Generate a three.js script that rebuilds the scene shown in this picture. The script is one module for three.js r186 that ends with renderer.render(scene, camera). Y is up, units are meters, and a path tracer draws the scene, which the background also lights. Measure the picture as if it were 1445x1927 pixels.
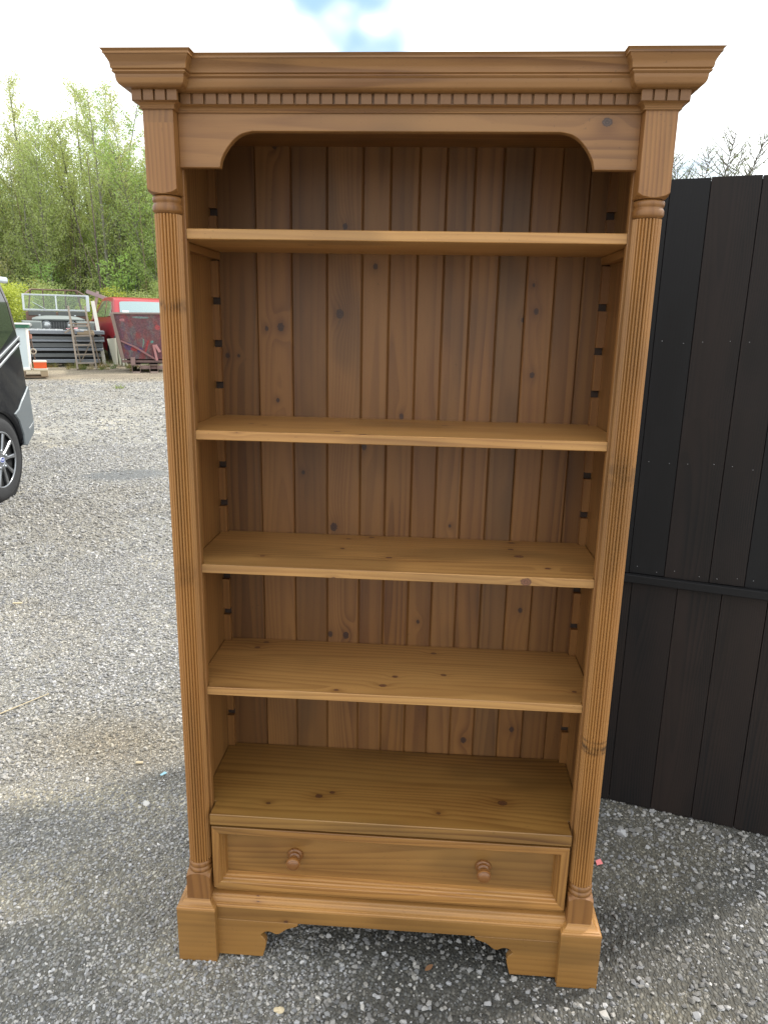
import * as THREE from 'three';
import { mergeGeometries, toCreasedNormals } from 'three/addons/utils/BufferGeometryUtils.js';
import { RoundedBoxGeometry } from 'three/addons/geometries/RoundedBoxGeometry.js';
import { ConvexGeometry } from 'three/addons/geometries/ConvexGeometry.js';
import { Brush, Evaluator, INTERSECTION } from 'three-bvh-csg';

// ---------------------------------------------------------------- camera, sky, sun, exposure
const scene = new THREE.Scene();
const camera = new THREE.PerspectiveCamera(69.94, 1445 / 1927, 0.05, 900);
camera.position.set(0.0698, 1.5854, 1.537);
camera.rotation.set(-0.2517, 0.0623, 0.0194, 'YXZ');
const renderer = new THREE.WebGLRenderer({ antialias: true });
renderer.toneMapping = THREE.LinearToneMapping;
renderer.toneMappingExposure = 1.95;
renderer.shadowMap.enabled = true;

const SUN = new THREE.Vector3(0.86, 1.25, -0.5).normalize();
const sun = new THREE.DirectionalLight(new THREE.Color(1.0, 0.95, 0.86), 2.1);
sun.position.copy(SUN).multiplyScalar(40);
sun.castShadow = true;
sun.shadow.radius = 8;
sun.shadow.mapSize.set(2048, 2048);
Object.assign(sun.shadow.camera, { left: -30, right: 30, top: 30, bottom: -30, near: 1, far: 120 });
scene.add(sun, sun.target);

// ---------------------------------------------------------------- random numbers and noise
function rng(seed) { let a = seed >>> 0; return () => { a = (a + 0x6d2b79f5) | 0; let t = Math.imul(a ^ (a >>> 15), 1 | a); t = (t + Math.imul(t ^ (t >>> 7), 61 | t)) ^ t; return ((t ^ (t >>> 14)) >>> 0) / 4294967296; }; }
const LAT = new Float32Array(65536); { const r = rng(77); for (let i = 0; i < 65536; i++) LAT[i] = r(); }
function n2(x, y) {
  const xi = Math.floor(x), yi = Math.floor(y); let fx = x - xi, fy = y - yi;
  fx = fx * fx * (3 - 2 * fx); fy = fy * fy * (3 - 2 * fy);
  const x0 = xi & 255, x1 = (xi + 1) & 255, y0 = (yi & 255) << 8, y1 = ((yi + 1) & 255) << 8;
  const a = LAT[y0 + x0], b = LAT[y0 + x1], c = LAT[y1 + x0], d = LAT[y1 + x1];
  return a + (b - a) * fx + (c - a) * fy + (a - b - c + d) * fx * fy;
}
const fbm = (x, y) => 0.5 * n2(x, y) + 0.3 * n2(x * 2.1 + 17, y * 2.1 + 5) + 0.2 * n2(x * 4.3 + 40, y * 4.3 + 91);
const sstep = (a, b, x) => { const t = Math.min(1, Math.max(0, (x - a) / (b - a))); return t * t * (3 - 2 * t); };
const lerp = (a, b, t) => a + (b - a) * t;
const SRGB = new Uint8Array(4097); for (let i = 0; i <= 4096; i++) { const c = i / 4096; SRGB[i] = Math.round(255 * (c <= 0.0031308 ? 12.92 * c : 1.055 * c ** (1 / 2.4) - 0.055)); }
const enc = (c) => SRGB[Math.max(0, Math.min(4096, (c * 4096) | 0))];
function dataTex(data, w, h, srgb) {
  const t = new THREE.DataTexture(data, w, h, THREE.RGBAFormat);
  t.wrapS = t.wrapT = THREE.RepeatWrapping; t.magFilter = THREE.LinearFilter; t.minFilter = THREE.LinearMipmapLinearFilter; t.generateMipmaps = true;
  if (srgb) t.colorSpace = THREE.SRGBColorSpace;
  t.needsUpdate = true; return t;
}
const col = (r, g, b) => new THREE.Color().setRGB(r, g, b);

// ---------------------------------------------------------------- sky: bright thin cloud with blue gaps
{
  const W = 1024, H = 512, d = new Float32Array(W * H * 4);
  for (let j = 0; j < H; j++) {
    const el = ((j + 0.5) / H - 0.5) * Math.PI, y = Math.sin(el), c = Math.cos(el);
    for (let i = 0; i < W; i++) {
      const az = ((i + 0.5) / W - 0.5) * 2 * Math.PI, x = Math.cos(az) * c, z = Math.sin(az) * c, k = (j * W + i) * 4;
      const s = 2.6 / (Math.max(y, 0) + 0.32), u = x * s + 31.3, v = z * s + 12.2;
      const cl = fbm(u * 1.1, v * 1.1) * 0.75 + fbm(u * 4 + 9, v * 4) * 0.25;
      // the gap of blue above the bookcase, and its like elsewhere
      const gap = Math.exp(-(((x + 0.115) / 0.17) ** 2 + ((y - 0.375) / 0.045) ** 2)) * (z < 0 ? 0.19 : 0) + Math.exp(-(((x - 0.08) / 0.02) ** 2 + ((y - 0.335) / 0.03) ** 2)) * (z < 0 ? 0.1 : 0);
      const cover = sstep(0.22, 0.42, cl - gap * (0.2 + 1.5 * fbm(u * 9, v * 9)));
      const shade = 0.98 + 0.16 * (fbm(u * 2.2 + 70, v * 2.2) - 0.45);
      const h = Math.max(0, 1 - Math.max(y, 0) * 1.1);
      const blue = [lerp(0.19, 0.5, h ** 3), lerp(0.36, 0.56, h ** 3), lerp(0.54, 0.62, h ** 3)];
      const white = [0.985 * shade, 1.02 * shade, 1.03 * shade];
      for (let q = 0; q < 3; q++) d[k + q] = y < 0 ? 0.3 : lerp(blue[q], white[q], cover) * 1.0;
      d[k + 3] = 1;
    }
  }
  const t = new THREE.DataTexture(d, W, H, THREE.RGBAFormat, THREE.FloatType);
  t.mapping = THREE.EquirectangularReflectionMapping; t.magFilter = t.minFilter = THREE.LinearFilter; t.needsUpdate = true;
  scene.background = t; scene.environment = t;
}

// ---------------------------------------------------------------- naming helpers
const counts = {};
function numbered(n) { const k = (counts[n] = (counts[n] ?? -1) + 1); return k ? `${n}_${String(k).padStart(3, '0')}` : n; }
function tag(o, label, category, group) { o.userData.label = label; if (category) o.userData.category = category; if (group) o.userData.group = group; return o; }
function thing(name, label, category, p = [0, 0, 0], turn = 0, group) {
  const o = new THREE.Group(); o.name = numbered(name); o.position.set(...p); o.rotation.y = turn; scene.add(o);
  return tag(o, label, category, group);
}
function part(name, geo, mat, parent = scene) {
  const g = Array.isArray(geo) ? (geo.length > 1 ? mergeGeometries(geo.map((q) => { const r = q.index ? q.toNonIndexed() : q.clone(); for (const k of Object.keys(r.attributes)) if (!['position', 'normal', 'uv'].includes(k)) r.deleteAttribute(k); return r; })) : geo[0]) : geo;
  const m = new THREE.Mesh(g, mat); m.name = parent === scene ? numbered(name) : name; m.castShadow = m.receiveShadow = true; parent.add(m); return m;
}
const box = (w, h, d, x = 0, y = 0, z = 0) => new THREE.BoxGeometry(w, h, d).translate(x, y, z);
const rbox = (w, h, d, x = 0, y = 0, z = 0, r = 0.004, s = 2) => new RoundedBoxGeometry(w, h, d, s, Math.min(r, w / 2.01, h / 2.01, d / 2.01)).translate(x, y, z);
function bar(a, b, r0, r1 = r0, seg = 8) { // a round bar from a to b
  const A = new THREE.Vector3(...a), B = new THREE.Vector3(...b), d = B.clone().sub(A), L = d.length();
  return new THREE.CylinderGeometry(r1, r0, L, seg).translate(0, L / 2, 0).applyQuaternion(new THREE.Quaternion().setFromUnitVectors(new THREE.Vector3(0, 1, 0), d.normalize())).translate(...a);
}
function beam(a, b, w, h, r = 0.004) { // a squared bar from a to b; h is its depth towards +z
  const A = new THREE.Vector3(...a), B = new THREE.Vector3(...b), y = B.clone().sub(A), L = y.length(); y.normalize();
  const x = new THREE.Vector3().crossVectors(y, new THREE.Vector3(0, 0, 1)).normalize(), z = new THREE.Vector3().crossVectors(x, y);
  return rbox(w, L, h, 0, L / 2, 0, r).applyMatrix4(new THREE.Matrix4().makeBasis(x, y, z)).translate(...a);
}
function shapeOf(pts) { const s = new THREE.Shape(); pts.forEach((p, i) => (i ? s.lineTo(p[0], p[1]) : s.moveTo(p[0], p[1]))); return s; }
const extr = (pts, depth, bevel = 0, o = {}) => new THREE.ExtrudeGeometry(Array.isArray(pts) ? shapeOf(pts) : pts, { depth: depth - 2 * bevel, bevelEnabled: bevel > 0, bevelSize: bevel, bevelThickness: bevel, bevelOffset: -bevel, bevelSegments: o.bs ?? 1, curveSegments: o.cs ?? 10 }).translate(0, 0, bevel);

// ---------------------------------------------------------------- pine: ring pattern, knots, fibre
function woodTex(o) {
  const { W, H, lu, lv, seed = 1, stains = [], freq = 85, knots = [], early, late, con = 1, strip = 0.12, fib = 1, blot = 1, knotCol = [0.06, 0.022, 0.010] } = o;
  const d = new Uint8Array(W * H * 4), R = rng(seed), S = seed * 13.7, nS = Math.max(1, Math.round(lv / strip)), st = [];
  for (let i = 0; i < nS; i++) st.push({ v0: (R() - 0.5) * 1.6 * strip, dep: 0.012 + R() * 0.05, off: R() * 50, tone: 1 + (R() - 0.5) * 0.14 });
  for (let j = 0; j < H; j++) {
    const v = (j / H) * lv, k = Math.min(nS - 1, Math.floor((j / H) * nS)), q = st[k], vl = v - (k + 0.5) * (lv / nS) - q.v0;
    for (let i = 0; i < W; i++) {
      const u = (i / W) * lu;
      const wob = (n2(u * 1.5 + q.off, v * 5 + S) - 0.5) * 0.05 + (n2(u * 4 + q.off, v * 22 + S) - 0.5) * 0.007;
      const dep = q.dep + 0.035 * n2(u * 0.9 + q.off * 3, S + k);
      let rr = Math.hypot(vl + wob, dep), core = 0, halo = 0, kd = 9;
      for (const kn of knots) {
        const du = u - kn[0], dv = v - kn[1], r = kn[2];
        if (Math.abs(du) > r * 14 || Math.abs(dv) > r * 8) continue;
        rr += 1.5 * r * Math.exp(-(du * du) / (2 * 10 * r * r) - (dv * dv) / (2 * 3.2 * r * r));
        const dd = Math.hypot(du / (1.3 * r), dv / r) + 0.25 * (n2(u * 400, v * 400) - 0.5);
        kd = Math.min(kd, dd); core = Math.max(core, 1 - sstep(0.75, 1.05, dd)); halo = Math.max(halo, Math.exp(-dd * dd / 6) * (kn[3] ?? 1));
      }
      const ph = rr * freq + 0.5 * (n2(u * 2.5 + S, v * 40) - 0.5), fr = ph - Math.floor(ph);
      const ring = sstep(0.25, 0.9, fr) * (1 - sstep(0.9, 1, fr));
      const f1 = n2(u * 26 + S, v * 900) - 0.5, f2 = n2(u * 3 + S, v * 70 + 3) - 0.5;
      const bl = (fbm(u * 3.2 + S, v * 9 + 2) - 0.5) * blot;
      let t = 0.2 + 0.6 * ring * con * (0.25 + 0.9 * n2(u * 1.3 + S, v * 16)) + 0.16 * fib * f1 + 0.16 * fib * f2 + 0.85 * bl + 0.3 * halo;
      t = Math.max(-0.12, Math.min(1.3, t));
      const wax = sstep(0.52, 0.76, fbm(u * 2.6 + S * 1.7, v * 8.5 + 11)), ding = n2(u * 170 + S, v * 310);
      let tone = q.tone * (1 + 0.42 * bl + 0.06 * f1) * (1 - 0.26 * wax) * (ding > 0.965 ? 0.72 : ding < 0.02 ? 1.15 : 1) * (1.06 - 0.12 * n2(u * 0.9 + S, v * 2.1));
      for (const sn of stains) if (Math.abs(u - sn[0]) < 3 * sn[1]) tone *= 1 - sn[2] * Math.exp(-(((u - sn[0]) / sn[1]) ** 2)) * sstep(0.3, 0.6, fbm(u * 60 + 3, v * 90));
      const p = (j * W + i) * 4;
      for (let c = 0; c < 3; c++) {
        let x = lerp(early[c], late[c], t) * tone;
        if (core > 0) x = lerp(x, knotCol[c] * (1 + 0.9 * sstep(-0.2, 1, Math.sin(kd * 14))) * (kd > 0.82 ? 0.55 : 1.15), core);
        d[p + c] = enc(x);
      }
      d[p + 3] = 255;
    }
  }
  return dataTex(d, W, H, true);
}
const EARLY = [0.315, 0.152, 0.043], LATE = [0.125, 0.047, 0.0105];
const TX = {};
const woods = [];
function pine(o, tint = [1, 1, 1], rough = 0.5) {
  const lu = o.lu, lv = o.lv, map = woodTex({ early: EARLY, late: LATE, ...o });
  const m = new THREE.MeshPhysicalMaterial({ map, bumpMap: map, bumpScale: 0.0003, roughness: rough, color: col(...tint), clearcoat: 0.12, clearcoatRoughness: 0.4 });
  m.userData = { lu, lv }; return m;
}
const dyn = (m, tint, rough) => { const c = m.clone(); c.color = col(...tint); c.userData = m.userData; if (rough) c.roughness = rough; return c; };
const RW = rng(5);
function grain(g, mat, axis = 0, off = null) { // texture coordinates in metres, u along the grain
  const { lu, lv } = mat.userData, p = g.attributes.position, n = g.attributes.normal, uv = new Float32Array(p.count * 2);
  let u0 = 1e9, u1 = -1e9, v0 = 1e9, v1 = -1e9;
  const P = [0, 0, 0], N = [0, 0, 0];
  for (let i = 0; i < p.count; i++) {
    P[0] = p.getX(i); P[1] = p.getY(i); P[2] = p.getZ(i); N[0] = Math.abs(n.getX(i)); N[1] = Math.abs(n.getY(i)); N[2] = Math.abs(n.getZ(i));
    const big = N[0] > N[1] && N[0] > N[2] ? 0 : N[1] > N[2] ? 1 : 2, rest = [0, 1, 2].filter((a) => a !== big);
    let u, v;
    if (big === axis) { u = P[rest[0]] * 0.3; v = P[rest[1]]; } else { u = P[axis]; v = P[3 - axis - big]; }
    uv[2 * i] = u; uv[2 * i + 1] = v; u0 = Math.min(u0, u); u1 = Math.max(u1, u); v0 = Math.min(v0, v); v1 = Math.max(v1, v);
  }
  const o = off ?? [RW() * Math.max(0, lu - (u1 - u0)) - u0, RW() * Math.max(0, lv - (v1 - v0)) - v0];
  for (let i = 0; i < p.count; i++) { uv[2 * i] = (uv[2 * i] + o[0]) / lu; uv[2 * i + 1] = (uv[2 * i + 1] + o[1]) / lv; }
  g.setAttribute('uv', new THREE.BufferAttribute(uv, 2)); return g;
}
const gx = (g, m, o) => grain(g, m, 0, o), gy = (g, m, o) => grain(g, m, 1, o);

// ---------------------------------------------------------------- the ground
const gh = (z) => { const d = Math.max(0, -z - 1); return (0.032 * d * d) / (d + 1); };
const bump = (x, z) => 0.02 * (fbm(x * 1.1 + 7, z * 1.1) - 0.5) * sstep(1.0, 3, Math.hypot(x, z)) + 0.05 * (fbm(x * 0.35 + 70, z * 0.35) - 0.5) * sstep(4, 9, Math.hypot(x, z));
const groundY = (x, z) => gh(z) + bump(x, z);
const mudShadeAt = (x, z) => sstep(-0.25, 0.05, x - 0.1 * (fbm(x * 6, z * 6) - 0.5) * 4) * (1 - sstep(0.25, 0.45, z + 0.3 * (fbm(x * 3, z * 3) - 0.5)));  // dark mud, deepened to carry the shadow of the board wall too
const dirtAt = (x, z) => { // brown bare earth: the far strip under the wrecks, and worn patches nearer
  const far = 1 - sstep(-13.6, -12.4, z + 1.2 * (fbm(x * 0.8, z * 0.8) - 0.5) + 0.12 * (x + 8));
  const near = sstep(0.56, 0.68, fbm(x * 1.7 + 3, z * 1.1 + 8)) * 0.18 * sstep(0.5, 1.2, Math.hypot(x, z));
  const spot = Math.exp(-(((x + 1.1) / 0.35) ** 2) - ((z + 0.9) / 0.2) ** 2) * 0.8;
  return Math.min(1, Math.max(far, near, spot));
};
const paleAt = (x, z) => 0.9 * Math.exp(-(((x + 1.05) / 0.42) ** 2) - ((z + 0.56 + 0.08 * (fbm(x * 5, 3) - 0.5)) / 0.07) ** 2) + 0.5 * sstep(0.6, 0.75, fbm(x * 1.2 + 31, z * 2 + 4));
const puddleAt = (x, z) => 1 - sstep(0.6, 1.1, Math.hypot((x + 2.86) / 0.48, (z + 5.3 + 0.25 * (x + 2.86)) / 0.3) + 0.5 * (fbm(x * 5, z * 5) - 0.5));
{
  const N = 2048, L = 1.6, cells = 190, d = new Uint8Array(N * N * 4), hgt = new Uint8Array(N * N * 4), R = rng(31);
  const jx = new Float32Array(cells * cells), jy = new Float32Array(cells * cells), tone = new Float32Array(cells * cells), size = new Float32Array(cells * cells), warm = new Float32Array(cells * cells);
  for (let i = 0; i < cells * cells; i++) { jx[i] = 0.12 + 0.76 * R(); jy[i] = 0.12 + 0.76 * R(); const t = R(); tone[i] = 0.11 + 0.25 * t * t; size[i] = 0.32 + 0.5 * R(); warm[i] = R(); }
  for (let j = 0; j < N; j++) for (let i = 0; i < N; i++) {
    const x = (i / N) * cells, y = (j / N) * cells, cx = Math.floor(x), cy = Math.floor(y); let best = 9, bi = 0;
    for (let b = -1; b < 2; b++) for (let a = -1; a < 2; a++) {
      const k = ((cy + b + cells) % cells) * cells + ((cx + a + cells) % cells), dx = cx + a + jx[k] - x, dy = cy + b + jy[k] - y;
      const q = (Math.abs(dx) * 0.5 + Math.hypot(dx, dy) * 0.75) / size[k]; if (q < best) { best = q; bi = k; }
    }
    const top = 1 - sstep(0.55, 1.0, best), f = 0.5 * R() + 0.5 * n2(i / 5.12 * 0.5, j / 5.12 * 0.5), g = 0.14 * (0.75 + 0.5 * f), p = (j * N + i) * 4;
    const s = tone[bi] * (0.9 + 0.2 * f), w = warm[bi];
    d[p] = enc(lerp(g * 1.04, s * (0.98 + 0.08 * w), top)); d[p + 1] = enc(lerp(g, s, top)); d[p + 2] = enc(lerp(g * 0.9, s * (1.02 - 0.14 * w), top)); d[p + 3] = 255;
    const hh = Math.max(0, 1 - best * best) * (0.5 + size[bi] * 0.6); hgt[p] = hgt[p + 1] = hgt[p + 2] = Math.min(255, 255 * hh); hgt[p + 3] = 255;
  }
  const map = dataTex(d, N, N, true), bm = dataTex(hgt, N, N, false);
  const xs = [], zs = [];
  for (let x = -7; x <= 3.001; x += 0.06) xs.push(x); for (let s = 0.09, x = 3; x < 300;) { x += s; s *= 1.13; xs.push(x); } for (let s = 0.09, x = -7; x > -300;) { x -= s; s *= 1.1; xs.unshift(x); }
  for (let z = -8; z <= 1.6; z += 0.06) zs.push(z); for (let s = 0.09, z = 1.6; z < 100;) { z += s; s *= 1.16; zs.push(z); } for (let s = 0.08, z = -8; z > -400;) { z -= s; s *= 1.045; zs.unshift(z); }
  const nx = xs.length, nz = zs.length, P = new Float32Array(nx * nz * 3), UV = new Float32Array(nx * nz * 2), C = new Float32Array(nx * nz * 3), I = [];
  for (let b = 0; b < nz; b++) for (let a = 0; a < nx; a++) {
    const k = b * nx + a, x = xs[a], z = zs[b]; P[3 * k] = x; P[3 * k + 1] = z < -60 ? gh(-60) + (-60 - z) * 0.02 : groundY(x, z); P[3 * k + 2] = z; UV[2 * k] = x / L; UV[2 * k + 1] = -z / L;
    const m = mudShadeAt(x, z), e = dirtAt(x, z), pl = paleAt(x, z), pu = puddleAt(x, z), v = 0.88 + 0.42 * (fbm(x * 2.3, z * 2.3) - 0.5) + 0.5 * (fbm(x * 0.5 + 9, z * 0.5) - 0.5) + 0.2 * sstep(1.5, 4, Math.hypot(x, z));
    let r = v, g = v, bl = v;
    r = lerp(r, 0.8, e * 0.8); g = lerp(g, 0.66, e * 0.8); bl = lerp(bl, 0.5, e * 0.8);
    r += 0.7 * pl; g += 0.62 * pl; bl += 0.44 * pl;
    const mk = 1.5 * (1 - 0.55 * m); r *= mk; g *= mk * 0.99; bl *= mk * 0.95;  // mud tint, with wall shadow put into the same darkening
    r = lerp(r, 0.7, pu * 0.8); g = lerp(g, 0.76, pu * 0.8); bl = lerp(bl, 0.86, pu * 0.8);
    const green = sstep(-19, -23, z); r = lerp(r, 0.5, green); g = lerp(g, 0.8, green); bl = lerp(bl, 0.25, green);
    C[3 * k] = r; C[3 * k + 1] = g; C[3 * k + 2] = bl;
    if (a < nx - 1 && b < nz - 1) I.push(k, k + nx, k + 1, k + 1, k + nx, k + nx + 1);
  }
  const g = new THREE.BufferGeometry(); g.setAttribute('position', new THREE.BufferAttribute(P, 3)); g.setAttribute('uv', new THREE.BufferAttribute(UV, 2)); g.setAttribute('color', new THREE.BufferAttribute(C, 3)); g.setIndex(I); g.computeVertexNormals();
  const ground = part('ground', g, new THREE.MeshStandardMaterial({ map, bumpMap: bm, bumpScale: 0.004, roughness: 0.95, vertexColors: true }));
  ground.userData.kind = 'structure';
}

// loose stones lying on it, as far as one can tell them apart
{
  const R = rng(404), shapes = [];
  for (let s = 0; s < 7; s++) {
    const pts = [], f = [0.85 + 0.4 * R(), 0.5 + 0.25 * R(), 0.7 + 0.35 * R()];
    for (let i = 0; i < 13; i++) { const v = new THREE.Vector3(R() - 0.5, R() - 0.5, R() - 0.5).normalize().multiplyScalar(0.8 + 0.35 * R()); pts.push(new THREE.Vector3(v.x * f[0], v.y * f[1], v.z * f[2])); }
    const g = new ConvexGeometry(pts); shapes.push(g);
  }
  const list = shapes.map(() => []), M = new THREE.Matrix4(), Q = new THREE.Quaternion(), E = new THREE.Euler(), cam = camera.position;
  const put = (x, z, r) => {
    const s = (R() * shapes.length) | 0, w = R(); E.set((R() - 0.5) * 0.9, R() * 6.3, (R() - 0.5) * 0.9); Q.setFromEuler(E);
    const dirt = dirtAt(x, z), t = w * w; let v = 0.19 + 0.28 * t + (R() < 0.1 ? 0.12 : 0); if (mudShadeAt(x, z) > 0.5) v *= 0.82; v *= 1 - 0.3 * dirt;
    const wm = R() * 0.12 + dirt * 0.2;
    list[s].push([M.clone().compose(new THREE.Vector3(x, groundY(x, z) + r * (0.05 + 0.3 * R()), z), Q, new THREE.Vector3(r, r, r)), [v * (1 + wm * 0.5), v, v * (1.03 - wm)]]);
  };
  const fan = (n, d0, d1, a0, a1, size) => { // scattered over a fan seen from where the photographer stands; angles from straight ahead (-z), positive to the left
    for (let i = 0; i < n; i++) {
      const d = Math.sqrt(d0 * d0 + (d1 * d1 - d0 * d0) * R()), a = a0 + (a1 - a0) * R(), x = cam.x - Math.sin(a) * d, z = cam.z - Math.cos(a) * d;
      const m = mudShadeAt(x, z), dens = (0.35 + 1.0 * fbm(x * 2.2 + 11, z * 2.2)) * (1 - 0.8 * m) * (1 - 0.75 * dirtAt(x, z)) * (1 - 0.9 * puddleAt(x, z));
      if (R() > dens) continue;
      put(x, z, size() * (1 + 0.5 * m));
    }
  };
  const sz = (a, b) => () => a + (b - a) * R() ** 2.6;
  fan(135000, 1.15, 2.9, -0.75, 0.95, sz(0.0018, 0.0068));
  fan(60000, 2.6, 5, 0.1, 0.75, sz(0.004, 0.0105));
  fan(60000, 5, 9, 0.15, 0.75, sz(0.006, 0.015));
  fan(36000, 9, 16.5, 0.15, 0.75, sz(0.009, 0.022));
  fan(2500, 2.2, 3.6, -0.75, -0.2, sz(0.006, 0.012));
  for (const [x, z, r] of [[0.728, -0.542, 0.022], [0.531, 0.112, 0.018], [0.545, 0.16, 0.012], [0.9, -0.33, 0.014], [-1.07, -0.684, 0.014], [-1.1, -0.66, 0.011], [-0.84, -0.55, 0.014], [0.64, 0.02, 0.012], [0.75, 0.1, 0.013]]) put(x, z, r);
  const mat = new THREE.MeshStandardMaterial({ color: 0xffffff, roughness: 0.9 });
  shapes.forEach((g, s) => {
    const im = new THREE.InstancedMesh(g, mat, list[s].length); im.name = numbered('gravel_stones'); im.castShadow = im.receiveShadow = true;
    list[s].forEach(([m, c], i) => { im.setMatrixAt(i, m); im.setColorAt(i, new THREE.Color().setRGB(...c)); });
    im.userData = { kind: 'stuff', label: 'loose grey gravel stones lying over the yard', category: 'gravel' }; scene.add(im);
  });
}

// ---------------------------------------------------------------- the bookcase
const XC = 0.4704, HW = 0.0296, XO = XC + HW, XN = XC - HW, ZF = 0.003, TOP = 2.06;
const general = [pine({ W: 2048, H: 512, lu: 2.3, lv: 0.55, seed: 3, knots: [[0.5, 0.2, 0.007], [1.7, 0.43, 0.006]] }), pine({ W: 2048, H: 512, lu: 2.3, lv: 0.55, seed: 9, freq: 100, con: 0.8 })];
const straight = pine({ W: 2048, H: 256, lu: 2.1, lv: 0.26, seed: 21, freq: 130, strip: 0.26, con: 0.6, blot: 1.3 }, [1.0, 0.97, 0.97]);
const endw = dyn(general[1], [0.8, 0.74, 0.68]);
{
  const bc = thing('bookcase', 'tall open pine bookcase with reeded columns, dentil cornice and one drawer', 'bookcase');
  // carcass
  for (const s of [-1, 1]) {
    part('side_panel', gy(box(0.0175, 1.93, 0.268, s * 0.4814, 1.02, -0.1635), general[0]), general[0], bc);
    part('stile', gy(rbox(0.0508, 1.80, 0.018, s * 0.4646, 1.08, -0.021, 0.0015), straight), straight, bc);
  }
  part('top_panel', gx(box(0.98, 0.016, 0.288, 0, 1.987, -0.158), general[0]), general[0], bc);
  // back boards, shiplapped, each with a chamfered edge
  const seam = [-0.4895, -0.365, -0.279, -0.193, -0.108, -0.043, 0.024, 0.0865, 0.151, 0.2165, 0.283, 0.350, 0.4145, 0.4895];
  const bk = [[-0.308, 1.572, 7], [-0.343, 1.568, 4], [-0.162, 1.606, 8], [-0.077, 1.717, 5], [-0.318, 1.393, 4], [-0.006, 1.361, 5], [-0.443, 1.501, 5], [-0.415, 1.501, 3], [-0.255, 1.21, 4], [-0.099, 1.281, 6], [-0.176, 1.067, 8], [-0.185, 0.764, 6], [-0.142, 0.762, 7], [0.321, 0.856, 5], [0.052, 0.811, 4], [0.32, 0.503, 6], [0.189, 0.462, 7], [0.126, 1.081, 3], [-0.15, 1.806, 5], [-0.316, 1.98, 5], [0.30, 1.68, 3], [0.31, 1.62, 5], [0.28, 1.60, 4], [0.31, 1.47, 5]];
  const bt = rng(12);
  for (let i = 0; i < 13; i++) {
    const a = seam[i], b = seam[i + 1], w = b - a, c = 0.003, z0 = -0.298, t = 0.012;
    const sh = shapeOf([[a + 0.0004, z0 - c], [a + 0.0004 + c, z0], [b - 0.0004 - c, z0], [b - 0.0004, z0 - c], [b - 0.0004, z0 - t * 0.5], [b + 0.004, z0 - t * 0.5], [b + 0.004, z0 - t], [a + 0.0046, z0 - t], [a + 0.0046, z0 - t * 0.52], [a + 0.0004, z0 - t * 0.52]]);
    const g = new THREE.ExtrudeGeometry(sh, { depth: 1.60, bevelEnabled: false }).rotateX(-Math.PI / 2).scale(1, 1, -1);
    // after the turn the plan's z runs along +z again and the board stands up
    const ix = g.index; if (ix) { for (let q = 0; q < ix.count; q += 3) { const s = ix.getX(q); ix.setX(q, ix.getX(q + 2)); ix.setX(q + 2, s); } } else { for (const at of Object.values(g.attributes)) for (let q = 0; q < at.count; q += 3) for (let e = 0; e < at.itemSize; e++) { const A = at.array, s = A[q * at.itemSize + e]; A[q * at.itemSize + e] = A[(q + 2) * at.itemSize + e]; A[(q + 2) * at.itemSize + e] = s; } }
    g.translate(0, 0.386, 0); g.computeVertexNormals();
    const kn = bk.filter((k) => k[0] > a && k[0] < b).map((k) => [k[1] - 0.386, k[0] - a + 0.005, k[2] / 1000 * 1.2]);
    const lv = Math.max(0.072, w + 0.012), cool = bt(), dk = 0.82 + 0.36 * bt();
    const m = pine({ W: 1536, H: 96, lu: 1.62, lv, seed: 50 + i * 7, freq: [90, 130, 70, 150, 60, 100][i % 6], strip: lv, con: 0.72, fib: 1.3, knots: kn, knotCol: [0.04, 0.017, 0.010] }, [dk * 0.64, dk * 0.62 * (0.92 + 0.06 * cool), dk * 0.52 * (0.85 + 0.3 * cool)], 0.55);
    part('back_board', gy(g, m, [-0.386, -a + 0.005]), m, bc);
  }
  // notched strips in the back corners, and the battens that carry the shelves
  for (const s of [-1, 1]) {
    const pts = [[-0.2978, 0.387]]; const zf = -0.2817, zb = -0.2965;
    pts.push([zf, 0.387]);
    for (let k = 0; k < 15; k++) { const y = 0.5205 + k * 0.101; pts.push([zf, y - 0.0085], [zb, y - 0.0085], [zb, y + 0.0085], [zf, y + 0.0085]); }
    pts.push([zf, 1.978], [-0.2978, 1.978]);
    const g = extr(pts, 0.0182).rotateY(-Math.PI / 2); // (z, y) plan turned to stand along x
    g.translate(s > 0 ? 0.4725 : -0.4543, 0, 0); g.computeVertexNormals();
    part('notched_strip', gy(g, endw), endw, bc);
    part('notch_shade_strip', box(0.0176, 1.58, 0.0012, s * 0.4634, 1.18, -0.2958), new THREE.MeshStandardMaterial({ color: col(0.035, 0.02, 0.013), roughness: 0.8 }), bc);  // dark strip added behind the notches; its brown paints their shade
    for (const y of [1.7354, 1.3248, 1.0193, 0.7133]) part('batten', grain(rbox(0.021, 0.0165, 0.262, s * 0.4618, y, -0.1645, 0.001), general[1], 2), general[1], bc);
  }
  // shelves
  const TOPC = [1.42, 1.55, 1.72];
  const shelfMat = (seed, y, knots, freq) => pine({ W: 1280, H: 400, lu: 0.96, lv: 0.3, seed, freq, strip: 0.1, con: 0.8, blot: 0.9, knots: knots.map((k) => [k[0] + 0.48, k[1] + 0.29, k[2] / 1000 * 1.25, 0.6]) }, TOPC, 0.46);
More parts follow.
